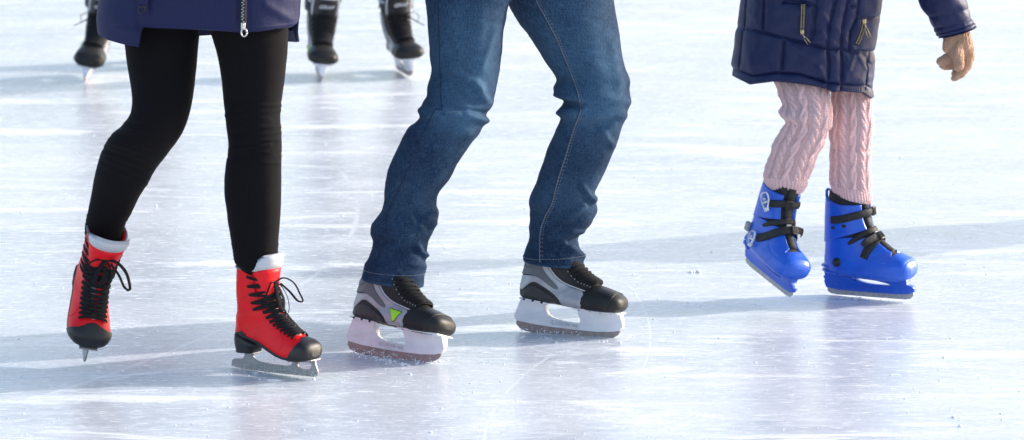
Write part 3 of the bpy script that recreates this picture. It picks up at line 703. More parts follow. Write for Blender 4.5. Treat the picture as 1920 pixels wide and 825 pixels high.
# ---- blue rental skate
BC=[(.104,.262,.006,.272,.044,2.3,0),(.106,.235,.002,.240,.044,2.3,0),(.110,.205,-.001,.200,.042,2.3,0),(.122,.178,-.003,.160,.040,2.3,0),
    (.140,.154,-.005,.120,.039,2.4,.04),(.155,.141,-.006,.085,.039,2.6,.1),(.168,.132,.010,.062,.041,2.7,.12),(.180,.124,.055,.058,.043,2.6,.14),
    (.192,.119,.100,.056,.047,2.5,.15),(.206,.114,.150,.054,.049,2.5,.14),(.219,.108,.190,.054,.049,2.6,.10),(.231,.103,.218,.056,.044,2.6,.05),
    (.239,.095,.234,.061,.033,2.5,0),(.2425,.085,.2415,.072,.013,2.3,0)]
def rental(side,seed=3):
    bt=Boot(BC); P_=[]
    P_.append(('ice_skate',bt.body('boot_liner','liner',80,72),None))
    th=lambda t: .30 if t<7.3 else lerp(.30,.62,sm((t-7.3)/1.1))
    def po(t,ph):
        a=ph if ph<=PI else 2*PI-ph; o=.0055
        for g,w,d in ((11.5,.10,.0013),(12.0,.08,.0013),(12.4,.08,.0012)):
            if a<2.4: o-=d*math.exp(-((t-g)/w)**2)
        o-=.0014*math.exp(-((a-1.25-.12*math.sin(t))/.035)**2)*(1 if 5<t<11 else 0)
        o+=.0025*sm((a-1.9)/.2)*sm((t-5)/1.)*(1-sm((t-11)/1))
        return o
    # lower shell in two bands: with the throat, and the closed toe
    P_.append(('boot_shell',bt.patch('boot_shell','blue',lambda ph:3.15+.9*(abs(ph-PI)/PI)**2,8.75,lambda q:.30+.36*sm((q-.80)/.2),lambda q:2*PI-(.30+.36*sm((q-.80)/.2)),po,60,110,.004),None))
    P_.append(('toe_shell',bt.patch('toe_shell','blue',8.74,13,0,2*PI,po,60,110,.002),None))
    P_.append(('ankle_cuff',bt.patch('ankle_cuff','blue',lambda ph:1.15-.55*(1-math.cos(ph))/2-.35*math.cos(ph)*(math.cos(ph)>0),lambda ph:3.0+.9*(1-math.cos(ph))/2*.6,.48,2*PI-.48,.0085,34,90,.006),None))
    b=B()
    b.tube([bt(.6,PI-.22,.007),bt(.1,PI-.2,.009),bt(-.0,PI,.011),bt(.1,PI+.2,.009),bt(.6,PI+.22,.007)],.004,8)
    P_.append(('pull_loop',b.mesh('pull_loop','blue'),None))
    b=B()
    for t in (5.3,5.7): 
        pass
    for z,dx in ((.076,-.014),(.064,-.012)):
        b.tube([(.04,.041,z-.004),(.005,.035,z),(dx,.018,z+.002),(dx-.003,0,z+.002),(dx,-.018,z+.002),(.005,-.035,z),(.04,-.041,z-.004)],.0042,8,1)
    P_+=islands('heel_rib',b,'blue',lambda c:c.z>.068)
    P_.append(('tongue',bt.patch('tongue','liner',.0,7.6,-.25,.25,lambda t,p:.008-.004*(abs(p)/.25)**2,40,10,.004),None))
    P_.append(('tongue_badge',bt.patch('tongue_badge','grey_plastic',2.9,4.0,-.16,.10,.0105,8,6,.003),None))
    # straps
    def strap(name,pts,w=.0105,mat='strap'):
        b=B(); bt.ribbon(b,pts,w,.0030,.011,10); P_.append((name,b.mesh(name,mat),None))
    s=side
    strap('strap',[(2.0,-s*1.95,.011),(1.9,-s*1.5,.012),(1.7,-s*1.0,.012),(1.55,-s*.5,.013),(1.45,0,.017),(1.5,s*.45,.014),(1.75,s*.95,.012),(1.9,s*1.25,.012)],.0098)
    strap('strap',[(6.3,-s*1.35,.006),(5.6,-s*1.1,.009),(4.85,-s*.75,.009),(4.3,-s*.3,.012),(4.1,0,.014),(4.2,s*.4,.011),(4.6,s*.9,.009),(5.1,s*1.3,.009),(5.4,s*1.6,.009)],.0112)
    strap('strap',[(3.9,-s*1.5,.003),(3.5,-s*1.0,.005),(3.25,-s*.45,.008),(3.2,0,.0098),(3.25,s*.45,.008),(3.5,s*1.0,.005),(3.9,s*1.5,.003)],.0085)
    b=B()
    for t,ph in ((4.15,-s*.12),(1.46,s*.15)):
        o=bt(t,ph,.018); n_=bt.n.copy(); tt=(bt(t+.1,ph)-bt(t-.1,ph)).normalized(); yy=n_.cross(tt)
        R_=Matrix((tt,yy,n_)).transposed().to_4x4()
        b.box(o,(.024,.022,.006),R_,.3)
        for q in range(5): b.box(o+n_*.0038+yy*(.004*(q-2)),(.018,.0015,.0015),R_,.3)
    P_+=islands('strap_clasp',b,'black_rubber',lambda c:c.z>.175)
    # strap free end
    o=bt(4.25,s*.5,.013); b=B(); q=bt(4.25,-s*.1,.020)
    b.tube([q,bt(4.1,-s*.45,.020),bt(4.25,-s*.8,.030),bt(4.6,-s*1.0,.030)],.010,8,.14,True,[V((1,0,.6))]*4)
    P_.append(('strap_end',b.mesh('strap_end','strap'),None))
    # white lever buckles on the outer side
    def buckle(t,ph,L,rot):
        o=bt(t,ph,.015); n_=bt.n.copy(); tt=(bt(t+.1,ph)-bt(t-.1,ph)).normalized(); yy=n_.cross(tt).normalized()
        ca,sa=math.cos(rot),math.sin(rot); a=tt*ca+yy*sa; c=-tt*sa+yy*ca; b=B()
        b.tube([o+a*x*L+c*y*L+n_*(.002) for x,y in crom([(-.5,.0),(-.42,.28),(0,.36),(.35,.2),(.55,.1),(.55,-.1),(.35,-.2),(0,-.30),(-.42,-.24),(-.5,0)],30)],.0036,8,.55)
        b.tube([o+a*(.1*L)+c*.3*L+n_*.003,o+a*(.1*L)-c*.25*L+n_*.003],.003,8)
        b.box(o+a*.55*L+n_*.001,(.010,.018,.005),Matrix((a,c,n_)).transposed().to_4x4(),.3)
        b.ball(o-a*.1*L+n_*.003,.005,8,(1,1,.7))
        P_.append(('buckle',b.mesh('buckle','buckle'),None))
    buckle(1.75,s*1.35,.044,.55)
    buckle(5.45,s*1.72,.036,-.35)
    b=B(); o=bt(4.4,s*2.3,.012); b.box(o,(.02,.014,.026),None,.35); P_.append(('heel_pad',b.mesh('heel_pad','grey_plastic'),None))
    b=B()
    for sd in ((-s),):
        h,n_,_,_=bt.bvh.ray_cast(V((.042,sd*.3,.092)),V((0,-sd,0)))
        o=h+V((0,sd*.0055,0)); b.tube([o,o+V((0,sd*.0035,0))],.0115,20); b.tube([o+V((0,sd*.0035,0)),o+V((0,sd*.005,0))],.007,14)
    P_.append(('rivet',b.mesh('rivet','black_rubber'),None))
    b=B()
    for t,ph in ((2.55,-s*1.9),(2.45,-s*1.45)):
        o=bt(t,ph,.0085); b.ball(o,.0055,10,(1.3,.35,.8))
    P_+=islands('cuff_bolt',b,'black_rubber',lambda c:c.x>.05)
    tp=lambda x,z: lerp(.62,1.9,sm((z-.02)/.035))
    outer=[(-.012,.018),(.02,.0135),(.10,.0125),(.20,.0130),(.235,.0155),(.247,.021),(.250,.030),(.243,.036),(.232,.040),(.230,.047),(.232,.058),(.15,.062),(.04,.064),(-.004,.066),(-.012,.058),(-.010,.052),(-.016,.047),(-.013,.040),(-.016,.034)]
    hole=smoothpoly([(.070,.048),(.082,.040),(.12,.034),(.175,.034),(.186,.036),(.150,.044),(.10,.051),(.080,.052)])
    P_.append(('blade_holder',plate('blade_holder',outer,[hole],.0085,.0015,'blue',tp),None))
    st=[(-.011,.019),(-.009,.008),(0,.002),(.02,0),(.12,-.0),(.22,.0004),(.236,.003),(.245,.012),(.246,.020),(.20,.0145),(.05,.0145)]
    P_.append(('blade',plate('blade',st,[],.0018,.0003,'dull_steel'),None))
    return P_

# ------------------------------------------------------------------ trouser legs traced by their two outlines, given depth
def leg(name,mat,pairs,Y0,Y1,nt,nf,depth=.92,folds=(),bulge=None,knit=None,noise_amp=.0,inset=0.,phase=0.,hem=0.,fold_gain=1.):
    """pairs (lx,ly,rx,ry) from top to hem; Y0/Y1/bulge give the depth of the axis. Returns rows"""
    S=crom(pairs,nt); rows=[]; L=0.; prev=None; info=[]
    for i,(lx,ly,rx,ry) in enumerate(S):
        q=i/(nt-1); Y=lerp(Y0,Y1,q)+(bulge(q) if bulge else 0)
        a=P(lx,ly,Y); b=P(rx,ry,Y); c=(a+b)/2; h=(b-a)/2; hw=h.length
        if prev is not None: L+=(c-prev).length
        prev=c; info.append(L)
        dv=V((0,1,0)); dv=(dv-h*(dv.dot(h)/h.length_squared)).normalized()
        r=[]
        for j in range(nf):
            w=2*PI*j/nf+phase; cs,sn=math.cos(w),math.sin(w)
            n=2.25; x2=math.copysign(abs(cs)**(2/n),cs); y2=math.copysign(abs(sn)**(2/n),sn)
            r.append(c+h*x2*(1-inset/hw)-dv*y2*(hw*depth-inset))    # +sin = towards the camera
        rows.append(r)
    # displacement
    for i,r in enumerate(rows):
        c=sum(r,V())/nf
        for j,p in enumerate(r):
            d=0.; n_=(p-c).normalized()
            w=2*PI*j/nf
            if folds and math.sin(w)>-.35:
                u,v=proj(p); fade=sm((math.sin(w)+.35)/.5)
                for (x0,y0,x1,y1,wd,am) in folds:
                    vx,vy=x1-x0,y1-y0; t=((u-x0)*vx+(v-y0)*vy)/(vx*vx+vy*vy)
                    tc=max(-.1,min(1.1,t)); dd=math.hypot(u-x0-vx*tc,v-y0-vy*tc)
                    if dd<wd*3: d+=am*fold_gain*math.exp(-(dd/wd)**2)*fade
            if noise_amp:
                q=p*11; d+=noise_amp*(noise.noise(V((q.x,q.y,q.z*2.2)))+.5*noise.noise(V((q.x*2.3,q.y*2.3,q.z*5))))
            rows[i][j]=p+n_*d
    return rows,info
def thick_leg(name,mat,rows,info,attrs=None,close_top=False):
    """adds the inside of the hem so that the cloth has thickness"""
    nf=len(rows[0]); last=rows[-1]; c=sum(last,V())/nf
    inn=[[p+(c-p).normalized()*.0025+V((0,0,-.0012)) for p in last],[p+(c-p).normalized()*.006 for p in last],[rows[-5][j]+(c-last[j]).normalized()*.008 for j in range(nf)]]
    R_=rows+inn; n=nf; vs,fs,uv=grid(R_,True,close_top,False)
    # uv in metres along the leg
    circ=sum((rows[0][j]-rows[0][(j+1)%nf]).length for j in range(nf)); il=info+[info[-1]+.002,info[-1]+.004,info[-1]]
    k=0; UV_=[]
    for i in range(len(R_)-1):
        for j in range(n):
            a,b=j/n*.42,(j+1)/n*.42; UV_.append([(a,il[i]),(a,il[i+1]),(b,il[i+1]),(b,il[i])])
    if close_top: UV_.append([(0,0)]*n)
    return vs,fs,UV_
def merge(name,mat,parts,attr=None):
    vs=[];fs=[];uv=[]
    for v,f,u in parts:
        k=len(vs); vs+=v; fs+=[tuple(i+k for i in q) for q in f]; uv+=u
    return mesh(name,vs,fs,mat,uv=uv,attr=attr)
def rel(me,root):
    me.transform(Matrix.Translation(-root.location)); return me

# ------------------------------------------------------------------ people
def human(root,ank,knee,hip,H,yaw,shoulder_z,arms=None,glove='skin',child=False,mat='skin',feet=None,paths=None):
    """one continuous body; ank/knee/hip are world points (left,right of the picture)"""
    k=H/1.75; b=B(); F_=V((math.cos(yaw),math.sin(yaw),0)); S_=V((-F_.y,F_.x,0))
    pel=(hip[0]+hip[1])/2
    for i,(a,kn,hp) in enumerate(zip(ank,knee,hip)):
        if paths: pa=paths[i]; chain(b,[hp]+[q for q,_ in pa],[.055*k]+[r for _,r in pa],12)
        else: chain(b,[hp,lerp(hp,kn,.5),kn,lerp(kn,a,.35),a],[.070*k,.058*k,.045*k,.046*k,.031*k])
        m=feet[i]; end=paths[i][-1][0] if paths else a
        chain(b,[end,m@V((.055,0,.165)),m@V((.060,0,.135)),m@V((.12,0,.108)),m@V((.19,0,.095))],[.024,.026,.024,.021,.016],12)
    ch=V((pel.x,pel.y,shoulder_z-.12*k))+F_*.02
    b.ball(pel+V((0,0,.02)),.115*k,16,(1,1,.9)); b.ball(lerp(pel,ch,.5),.112*k,16,(1,1,1.4)); b.ball(ch,.125*k,16,(1,1,1.1))
    sh=[]
    for s in (1,-1): q=ch+S_*s*.165*k+V((0,0,.09*k)); sh.append(q); b.tube([ch+V((0,0,.07*k)),q],[.08*k,.055*k],14); b.ball(q,.055*k)
    nk=ch+V((0,0,.18*k)); hd=nk+V((0,0,.17*k))+F_*.015
    b.tube([ch+V((0,0,.08*k)),nk,hd],[.065*k,.052*k,.05*k],14)
    hk=k if not child else k*1.12
    b.ball(hd,.094*hk,18,(.95,.95,1.2)); b.ball(hd+F_*.045*hk-V((0,0,.055*hk)),.048*hk,14)     # skull, jaw
    b.tube([hd+F_*.085*hk+V((0,0,.02*hk)),hd+F_*.106*hk-V((0,0,.018*hk))],[.010*hk,.014*hk],10)  # nose
    b.tube([hd+F_*.082*hk-V((0,0,.05*hk))-S_*.02*hk,hd+F_*.088*hk-V((0,0,.05*hk)),hd+F_*.082*hk-V((0,0,.05*hk))+S_*.02*hk],.006*hk,8)  # lips
    for s in (1,-1):
        b.ball(hd+S_*s*.092*hk-V((0,0,.01*hk)),.022*hk,10,(.8,.8,1.3)); b.tube([hd+F_*.086*hk+S_*s*.012*hk+V((0,0,.035*hk)),hd+F_*.080*hk+S_*s*.045*hk+V((0,0,.037*hk))],.008*hk,8)
    arms=arms or [None,None]; W=[]
    for i,s in enumerate((1,-1)):
        a=arms[i]
        if a is None: e=sh[i]+S_*s*.10*k-V((0,0,.24*k))-F_*.04; w=e-S_*s*.02*k+V((0,0,.10*k))+F_*.20*k
        else: e,w=a
        chain(b,[sh[i],lerp(sh[i],e,.5),e,lerp(e,w,.4),w],[.052*k,.043*k,.037*k,.035*k,.025*k])
        W.append((sh[i],e,w))
        d=(w-e).normalized()
        if a is None: chain(b,[w,w+d*.05*k],[.024*k,.030*k])
    me=remesh(b,'body',mat,.011,4); rel(me,root); root.data=me
    return dict(pel=pel,ch=ch,sh=sh,hd=hd,nk=nk,W=W,F=F_,S=S_,k=k,hk=hk)
def hairdo(root,h,hat=None):
    b=B(); hd,hk,F_=h['hd'],h['hk'],h['F']
    b.ball(hd+V((0,0,.022*hk))-F_*.014*hk,.108*hk,18,(.97,.97,1.12))
    if hat is None: b.tube([hd-F_*.06*hk,hd-F_*.08*hk-V((0,0,.12*hk)),hd-F_*.07*hk-V((0,0,.24*hk))],[.08*hk,.07*hk,.03*hk],14)
    me=remesh(b,'hair' if hat is None else 'knitted_hat','hair' if hat is None else hat,.012,3)
    # cut the face free
    bm=bmesh.new(); bm.from_mesh(me); bmesh.ops.delete(bm,geom=[v for v in bm.verts if (v.co-hd).dot(F_)>.05*hk and v.co.z<hd.z+.05*hk],context='VERTS'); bm.to_mesh(me); bm.free()
    o=link('hair' if hat is None else 'knitted_hat',rel(me,root),root); md=o.modifiers.new('s','SOLIDIFY'); md.thickness=.006
def hand(name,root,w,d,side,k,mat):
    """a relaxed gloved hand at wrist w pointing along d"""
    b=B(); d=d.normalized(); s=side.normalized(); n=d.cross(s).normalized()
    chain(b,[w-d*.02,w,w+d*.03*k,w+d*.065*k],[.026*k,.026*k,.030*k,.030*k])
    for i,(o,L) in enumerate(((-.027,.062),(-.009,.074),(.009,.070),(.027,.055))):
        a=w+d*.075*k+s*o*k; chain(b,[a-d*.03*k,a,a+d*L*.45*k+n*.010*k,a+d*L*.75*k+n*.030*k,a+d*L*.8*k+n*.045*k],[.012*k,.0115*k,.011*k,.010*k,.009*k],10)
    a=w+d*.02*k-s*.026*k; chain(b,[a,a-s*.022*k+d*.022*k+n*.01,a-s*.026*k+d*.052*k+n*.02*k],[.014*k,.012*k,.010*k],10)
    return link(name,rel(remesh(b,name,mat,.004,2),root),root)
def jacket(root,h,mat,bottom,extra=None,name='jacket',r=1.,gl='glove'):
    """padded jacket for the parts above the picture: torso, collar and both sleeves"""
    b=B(); k=h['k']; pel,ch=h['pel'],h['ch']
    zs=[bottom,lerp(bottom,ch.z,.33),lerp(bottom,ch.z,.66),ch.z,ch.z+.10*k]
    ws=[.19,.175,.18,.195,.13]; rows=[]
    for z,w in zip(zs,ws):
        c=V((lerp(pel.x,ch.x,(z-bottom)/(ch.z-bottom)),lerp(pel.y,ch.y,(z-bottom)/(ch.z-bottom)),z))
        rows.append([c+h['S']*(math.cos(a)*w*k*r)+h['F']*(math.sin(a)*w*.75*k*r) for a in [2*PI*j/32 for j in range(32)]])
    vs,fs,_=grid(rows,True,True,True); b.add(vs,fs)
    b.tube([ch+V((0,0,.08*k)),h['nk']+V((0,0,.02*k))],[.10*k,.078*k],18)
    for s,e,w in h['W']:
        chain(b,[s,lerp(s,e,.5),e,lerp(e,w,.5),lerp(e,w,.95)],[.078*k*r,.068*k*r,.060*k*r,.052*k*r,.046*k*r])
        b.tube([ch+V((0,0,.05*k)),s],[.12*k,.078*k*r],16)
    if extra: extra(b)
    return link(name,rel(remesh(b,name,mat,.011,4),root),root)
def person(loc,label,group=None):
    o=bpy.data.objects.new('person',bpy.data.meshes.new('body')); COL.objects.link(o); o.location=loc
    tag(o,label,'person',group); return o

# skate placements found by matching their landmarks in the photo
SX=lambda q:Matrix.Diagonal((q,1,1,1))
HL=MX(-33.8,1.2,-17.,-.4137,.1315,.001,1.034)@SX(.955); HR=MX(-20.0,2.8,-7.6,.0149,.4236,.0007,1.023)@SX(.955)
RR=MX(-36.5,-1.7,-1.6,-.670,-.0828,0.,.982)@SX(.975); RL=MX(-78.9375, 34.6486, -14.9556, -1.1017, 0.1207, 0.1569, 0.9920)
def pivot(old,new,p): return Matrix.Translation(old@V(p)-new@V(p))@new
RL=pivot(RL,MX(-82.5,34.6,-14.,0,0,0,.992)@Matrix.Diagonal((1,1.17,1,1)),(.24,0,.03))
BR=MX(-31.4,-1.4,.2,.8626,.9638,.0014,1.047)@Matrix.Diagonal((.97,.95,1,1)); BL0=MX(-52.3,13.,-6.7,.6333,.9449,.0804,1.)
BL=pivot(BL0,MX(-61,15.5,-9.,0,0,0,1.)@Matrix.Diagonal((.95,.93,1,1)),(.055,0,.22))
SY=Matrix.Diagonal((1,1.0,.93,1))
F1=MX(-93.8,8.2,-12.,-1.5386,5.60,.0330,1.05)@SY; F2=MX(-83.4,3.3,-6.,-.7275,5.62,.0125,1.034)@SY; F3=MX(-76.6,-.7,3.8,-.4296,5.70,0.0018,1.016)@SY
AK=lambda m,z=.20:m@V((.058,0,z))

# ================================================================== 1. woman in black leggings and red skates
def woman():
    a0,a1=AK(RL,.17),AK(RR,.17)
    root=person(V((-.85,-.02,0)),'person in a blue coat, black leggings and red ice skates, one foot lifted behind')
    pl=[(222,-150,386,-150),(226,-80,384,-75),(229,-20,380,-18),(230,40,376,40),(235,95,371,95),(240,130,368,130),(245,160,365,160),(248,185,361,188),(246.5,203,356,210),(241,219,349,233),
        (229,235,342,249),(213,249,333,264),(203,261,322,278),(193,277,309,296),(184,302,293,316),(177,332,277,344),(171,364,260,372),(165,395,247,398),(161,420,235,421),(160,440,231,441),(167,470,225,472)]
    pr=[(378,-150,560,-150),(380,-80,552,-80),(384,-20,546,-20),(390,40,542,40),(401,80,540,80),(408,104,538,106),(415,144,534,146),(418.5,181,529,184),(421.5,210,526,212),(424,235,526.5,236),(427,258,528,258),(428.5,277,528.5,277),
        (425,299,527.5,299),(422,320,527.5,320),(420.5,340,527.5,341),(421,363,527,364),(424,388,526.5,388),(427,412,525,412),(431,437,523,440),(436,465,521,468),(440,490,520,493),(451,505,514,507),(464,525,506,527)]
    folds=[]
    rn=random.Random(5)
    for i in range(15):
        y=190+i*8+rn.uniform(-2,2); x0=rn.uniform(418,470); folds.append((x0,y+rn.uniform(-4,4),rn.uniform(500,535),y+rn.uniform(-7,3),2.6,.0021*rn.choice((1,1,-1))))
    for i in range(9):
        y=215+i*8.5; folds.append((200+rn.uniform(0,25)-i*2,y+12+i*2,300+rn.uniform(-20,20)-i*3,y+22+i*5,3.,.0021*rn.choice((1,1,-1))))
    for i in range(8): folds.append((436,458+i*7,522,454+i*7+rn.uniform(-3,3),2.3,.0016))
    for i in range(5): folds.append((160,404+i*8,238,398+i*8+rn.uniform(-3,3),2.4,.0014))
    parts=[]
    r,inf=leg('l','leggings',pl,.0,a0.y,230,120,.95,folds,lambda q:-.13*math.exp(-((q-.55)/.25)**2),noise_amp=.0008); parts.append(thick_leg('l','m',r,inf,close_top=True)); k0=sum(r[125],V())/120; h0=sum(r[10],V())/120; pth0=[(sum(r[i],V())/120,.36*(r[i][0]-r[i][60]).length) for i in (40,70,95,115,130,150,175,200,218)]
    r,inf=leg('l','leggings',pr,-.03,a1.y,230,120,.95,folds,lambda q:-.05*math.exp(-((q-.5)/.25)**2),noise_amp=.0008); parts.append(thick_leg('l','m',r,inf,close_top=True)); k1=sum(r[118],V())/120; h1=sum(r[10],V())/120; pth1=[(sum(r[i],V())/120,.36*(r[i][0]-r[i][60]).length) for i in (40,70,95,115,130,150,175,200,216)]
    link('leggings',rel(merge('leggings','leggings',parts),root),root)
    b=B()
    for pts in ([(262,-40),(258,60),(262,150),(258,215),(228,262),(205,310),(190,370),(182,425)],):
        q=crom(pts,40); b.tube([P(u,v,-.11-.10*math.exp(-((v-230)/90)**2)+(.13*sm((v-250)/180))) for u,v in q],.0012,6)
    h=human(root,[AK(RR,.16),AK(RL,.16)],[k1,k0],[h1-V((0,0,.04)),h0-V((0,0,.04))],1.66,math.radians(-50),1.42,feet=[RR,RL],paths=[pth1,pth0])
    place(figure(-1,-1,2),root,RR); place(figure(-1,-1,5),root,RL)
    # coat
    front=[(182,62),(184,66),(203,75),(232,82),(268,88),(275,70),(281,50),(357,53),(405,57),(437,60),(476,58),(515,53),(549,50),(562,38),(566,36)]
    backl=[(182,62),(240,66),(372,66.5),(393,64),(440,66),(540,77),(570,78),(578,73)]
    def hemv(poly,u):
        for (x0,y0),(x1,y1) in zip(poly,poly[1:]):
            if u<=x1: return lerp(y0,y1,max(0,(u-x0))/(x1-x0+1e-6))
        return poly[-1][1]
    def edges(v):                                     # left/right outline at height v
        L=[(-420,235),(-330,205),(-200,212),(-100,198),(0,184),(37,181),(60,184),(90,190)]; R_=[(-420,480),(-330,525),(-200,535),(-100,552),(0,564.5),(27,563),(50,559),(90,552)]
        f=lambda T:next((lerp(x0,x1,max(0,(v-y0))/(y1-y0)) for (y0,x0),(y1,x1) in zip(T,T[1:]) if v<=y1),T[-1][1])
        return f(L),f(R_)
    nt,nf=150,260; rows=[]
    for i in range(nt+1):
        s=i/nt; r=[]
        for j in range(nf):
            a=2*PI*j/nf; cs,sn=math.cos(a),math.sin(a)
            u0=lerp(182,563,(cs+1)/2)
            hv=hemv(front,u0) if sn>0 else lerp(hemv(front,u0),hemv(backl,lerp(182,577,(cs+1)/2)),sm(-sn*6))
            v=lerp(hv,-415,s**1.25); el,er=edges(v)
            if sn<0: er+=14*(1-sm((s)*7))*sm(-sn*3)
            n=2.6; x2=math.copysign(abs(cs)**(2/n),cs); y2=math.copysign(abs(sn)**(2/n),sn)
            hw=(er-el)/2/750; dep=.155
            yc=-.03; p=P((el+er)/2+(er-el)/2*x2,v,yc-dep*y2)
            # keep outline when depth changes
            d=0
            u_,v_=proj(p)
            if sn>0:
                for (x0,y0,x1,y1,wd,am) in ((281,49,281,-80,2.5,-.003),(225,51,281,50,3,-.004),(256,-60,256,40,2.,-.002),(445,-80,446,58,2.5,-.003),(466,-80,466,58,2.5,-.003),(281,46,440,56,2.2,.0015),(470,54,560,44,2.,.0015),
                     (500,10,552,40,9,.004),(330,-40,420,30,20,.004),(200,20,250,60,14,.004)):
                    vx,vy=x1-x0,y1-y0; t=max(0,min(1,((u_-x0)*vx+(v_-y0)*vy)/(vx*vx+vy*vy))); dd=math.hypot(u_-x0-vx*t,v_-y0-vy*t)
                    if dd<wd*3: d+=am*math.exp(-(dd/wd)**2)
            d+=.004*noise.noise(p*7)
            p=p+V((cs*.3,-sn,0)).normalized()*d
            r.append(p)
        rows.append(r)
    c=lambda r:sum(r,V())/len(r)
    inn=[[p+(c(rows[0])-p).normalized()*.006+V((0,0,-.002)) for p in rows[0]],[p+(c(rows[0])-p).normalized()*.014 for p in rows[12]]]
    # sleeves and shoulders join the same mesh above the picture
    vs,fs,uv=grid([inn[1],inn[0]]+rows,True,False,True)
    b=B(); b.add(vs,fs); k=h['k']
    for s,e,w in h['W']:
        b.tube(crom([tuple(q) for q in (lerp(h['ch'],s,.3),s,lerp(s,e,.5),e,lerp(e,w,.5),lerp(e,w,.97))],16),[lerp(.092,.05,i/15)*k for i in range(16)],20)
    b.tube([h['ch']+V((0,0,.02)),h['ch']+V((0,0,.10*k)),h['nk']+V((0,0,.02*k))],[.15*k,.12*k,.08*k],20)
    co=link('coat',rel(b.mesh('coat','coat'),root),root)
    # zipper on the coat
    def zipper(pts,Yf,mat,par,tw=.0052,side=1,pull=None,pitch=.0042,sc=1.):
        b=B(); pp=[P(u,v,Yf(u,v)) for u,v in crom(pts,40)]; L=0; seg=[0]
        for a,c_ in zip(pp,pp[1:]): L+=(c_-a).length; seg.append(L)
        n=int(L/pitch); d=0
        for i in range(n):
            s=i*pitch; k=max(q for q in range(40) if seg[q]<=s); k=min(k,38); t=(s-seg[k])/(seg[k+1]-seg[k]); p=lerp(pp[k],pp[k+1],t); dr=(pp[k+1]-pp[k]).normalized(); x=dr.cross(V((0,1,0))).normalized()
            b.box(p+x*(.0016*sc*(1 if i%2 else -1)),(.0040*sc,.003,.0021),Matrix((x,V((0,1,0)),dr)).transposed().to_4x4(),.25)
        z=link('zip_teeth',rel(b.mesh('zip_teeth',mat,False),root),par)
        t_=B(); t_.tube([q+V((0,.0035,0)) for q in pp],.0085*sc,8,.25,True,[V((0,-1,0))]*40); link('zip_tape',rel(t_.mesh('zip_tape','ztape'),root),par)
        return pp
    yf=lambda u,v:-.03-.155-.006
    zipper([(455.6,-60),(455.6,0),(455,25),(455.5,46)],yf,'zip_metal',co)
    b=B(); q=P(456,49,yf(0,0)-.004); b.box(q,(.011,.006,.018),None,.3); b.box(q+V((0,-.004,-.001)),(.004,.003,.014),None,.4)
    ring=[P(457.5,61,yf(0,0)-.005)+V((.0068*math.cos(a),0,.0095*math.sin(a))) for a in [2*PI*i/24 for i in range(25)]]; b.tube(ring,.0022,8)
    link('zip_pull',rel(b.mesh('zip_pull','zip_metal'),root),co)
    # tab with loop
    b=B(); y=-.03-.155-.003
    b.box(P(267,2,y),(.026,.003,.055),None,.2); link('webbing_tab',rel(b.mesh('webbing_tab','coat'),root),co)
    b=B(); c0=P(265.5,18,y-.004)
    b.tube([c0+V(q) for q in crom([(-.007,0,.008),(-.007,0,-.002),(-.004,0,-.008),(0,0,-.0095),(.004,0,-.008),(.007,0,-.002),(.007,0,.008),(-.007,0,.008)],30)],.0013,6); b.box(c0+V((0,0,.007)),(.017,.003,.004),None,.3)
    link('metal_loop',rel(b.mesh('metal_loop','black_rubber'),root),co)
    hairdo(root,h)
    for s,e,w in h['W']: hand('glove',root,w,w-e,h['F'],1.,'lace')
woman()

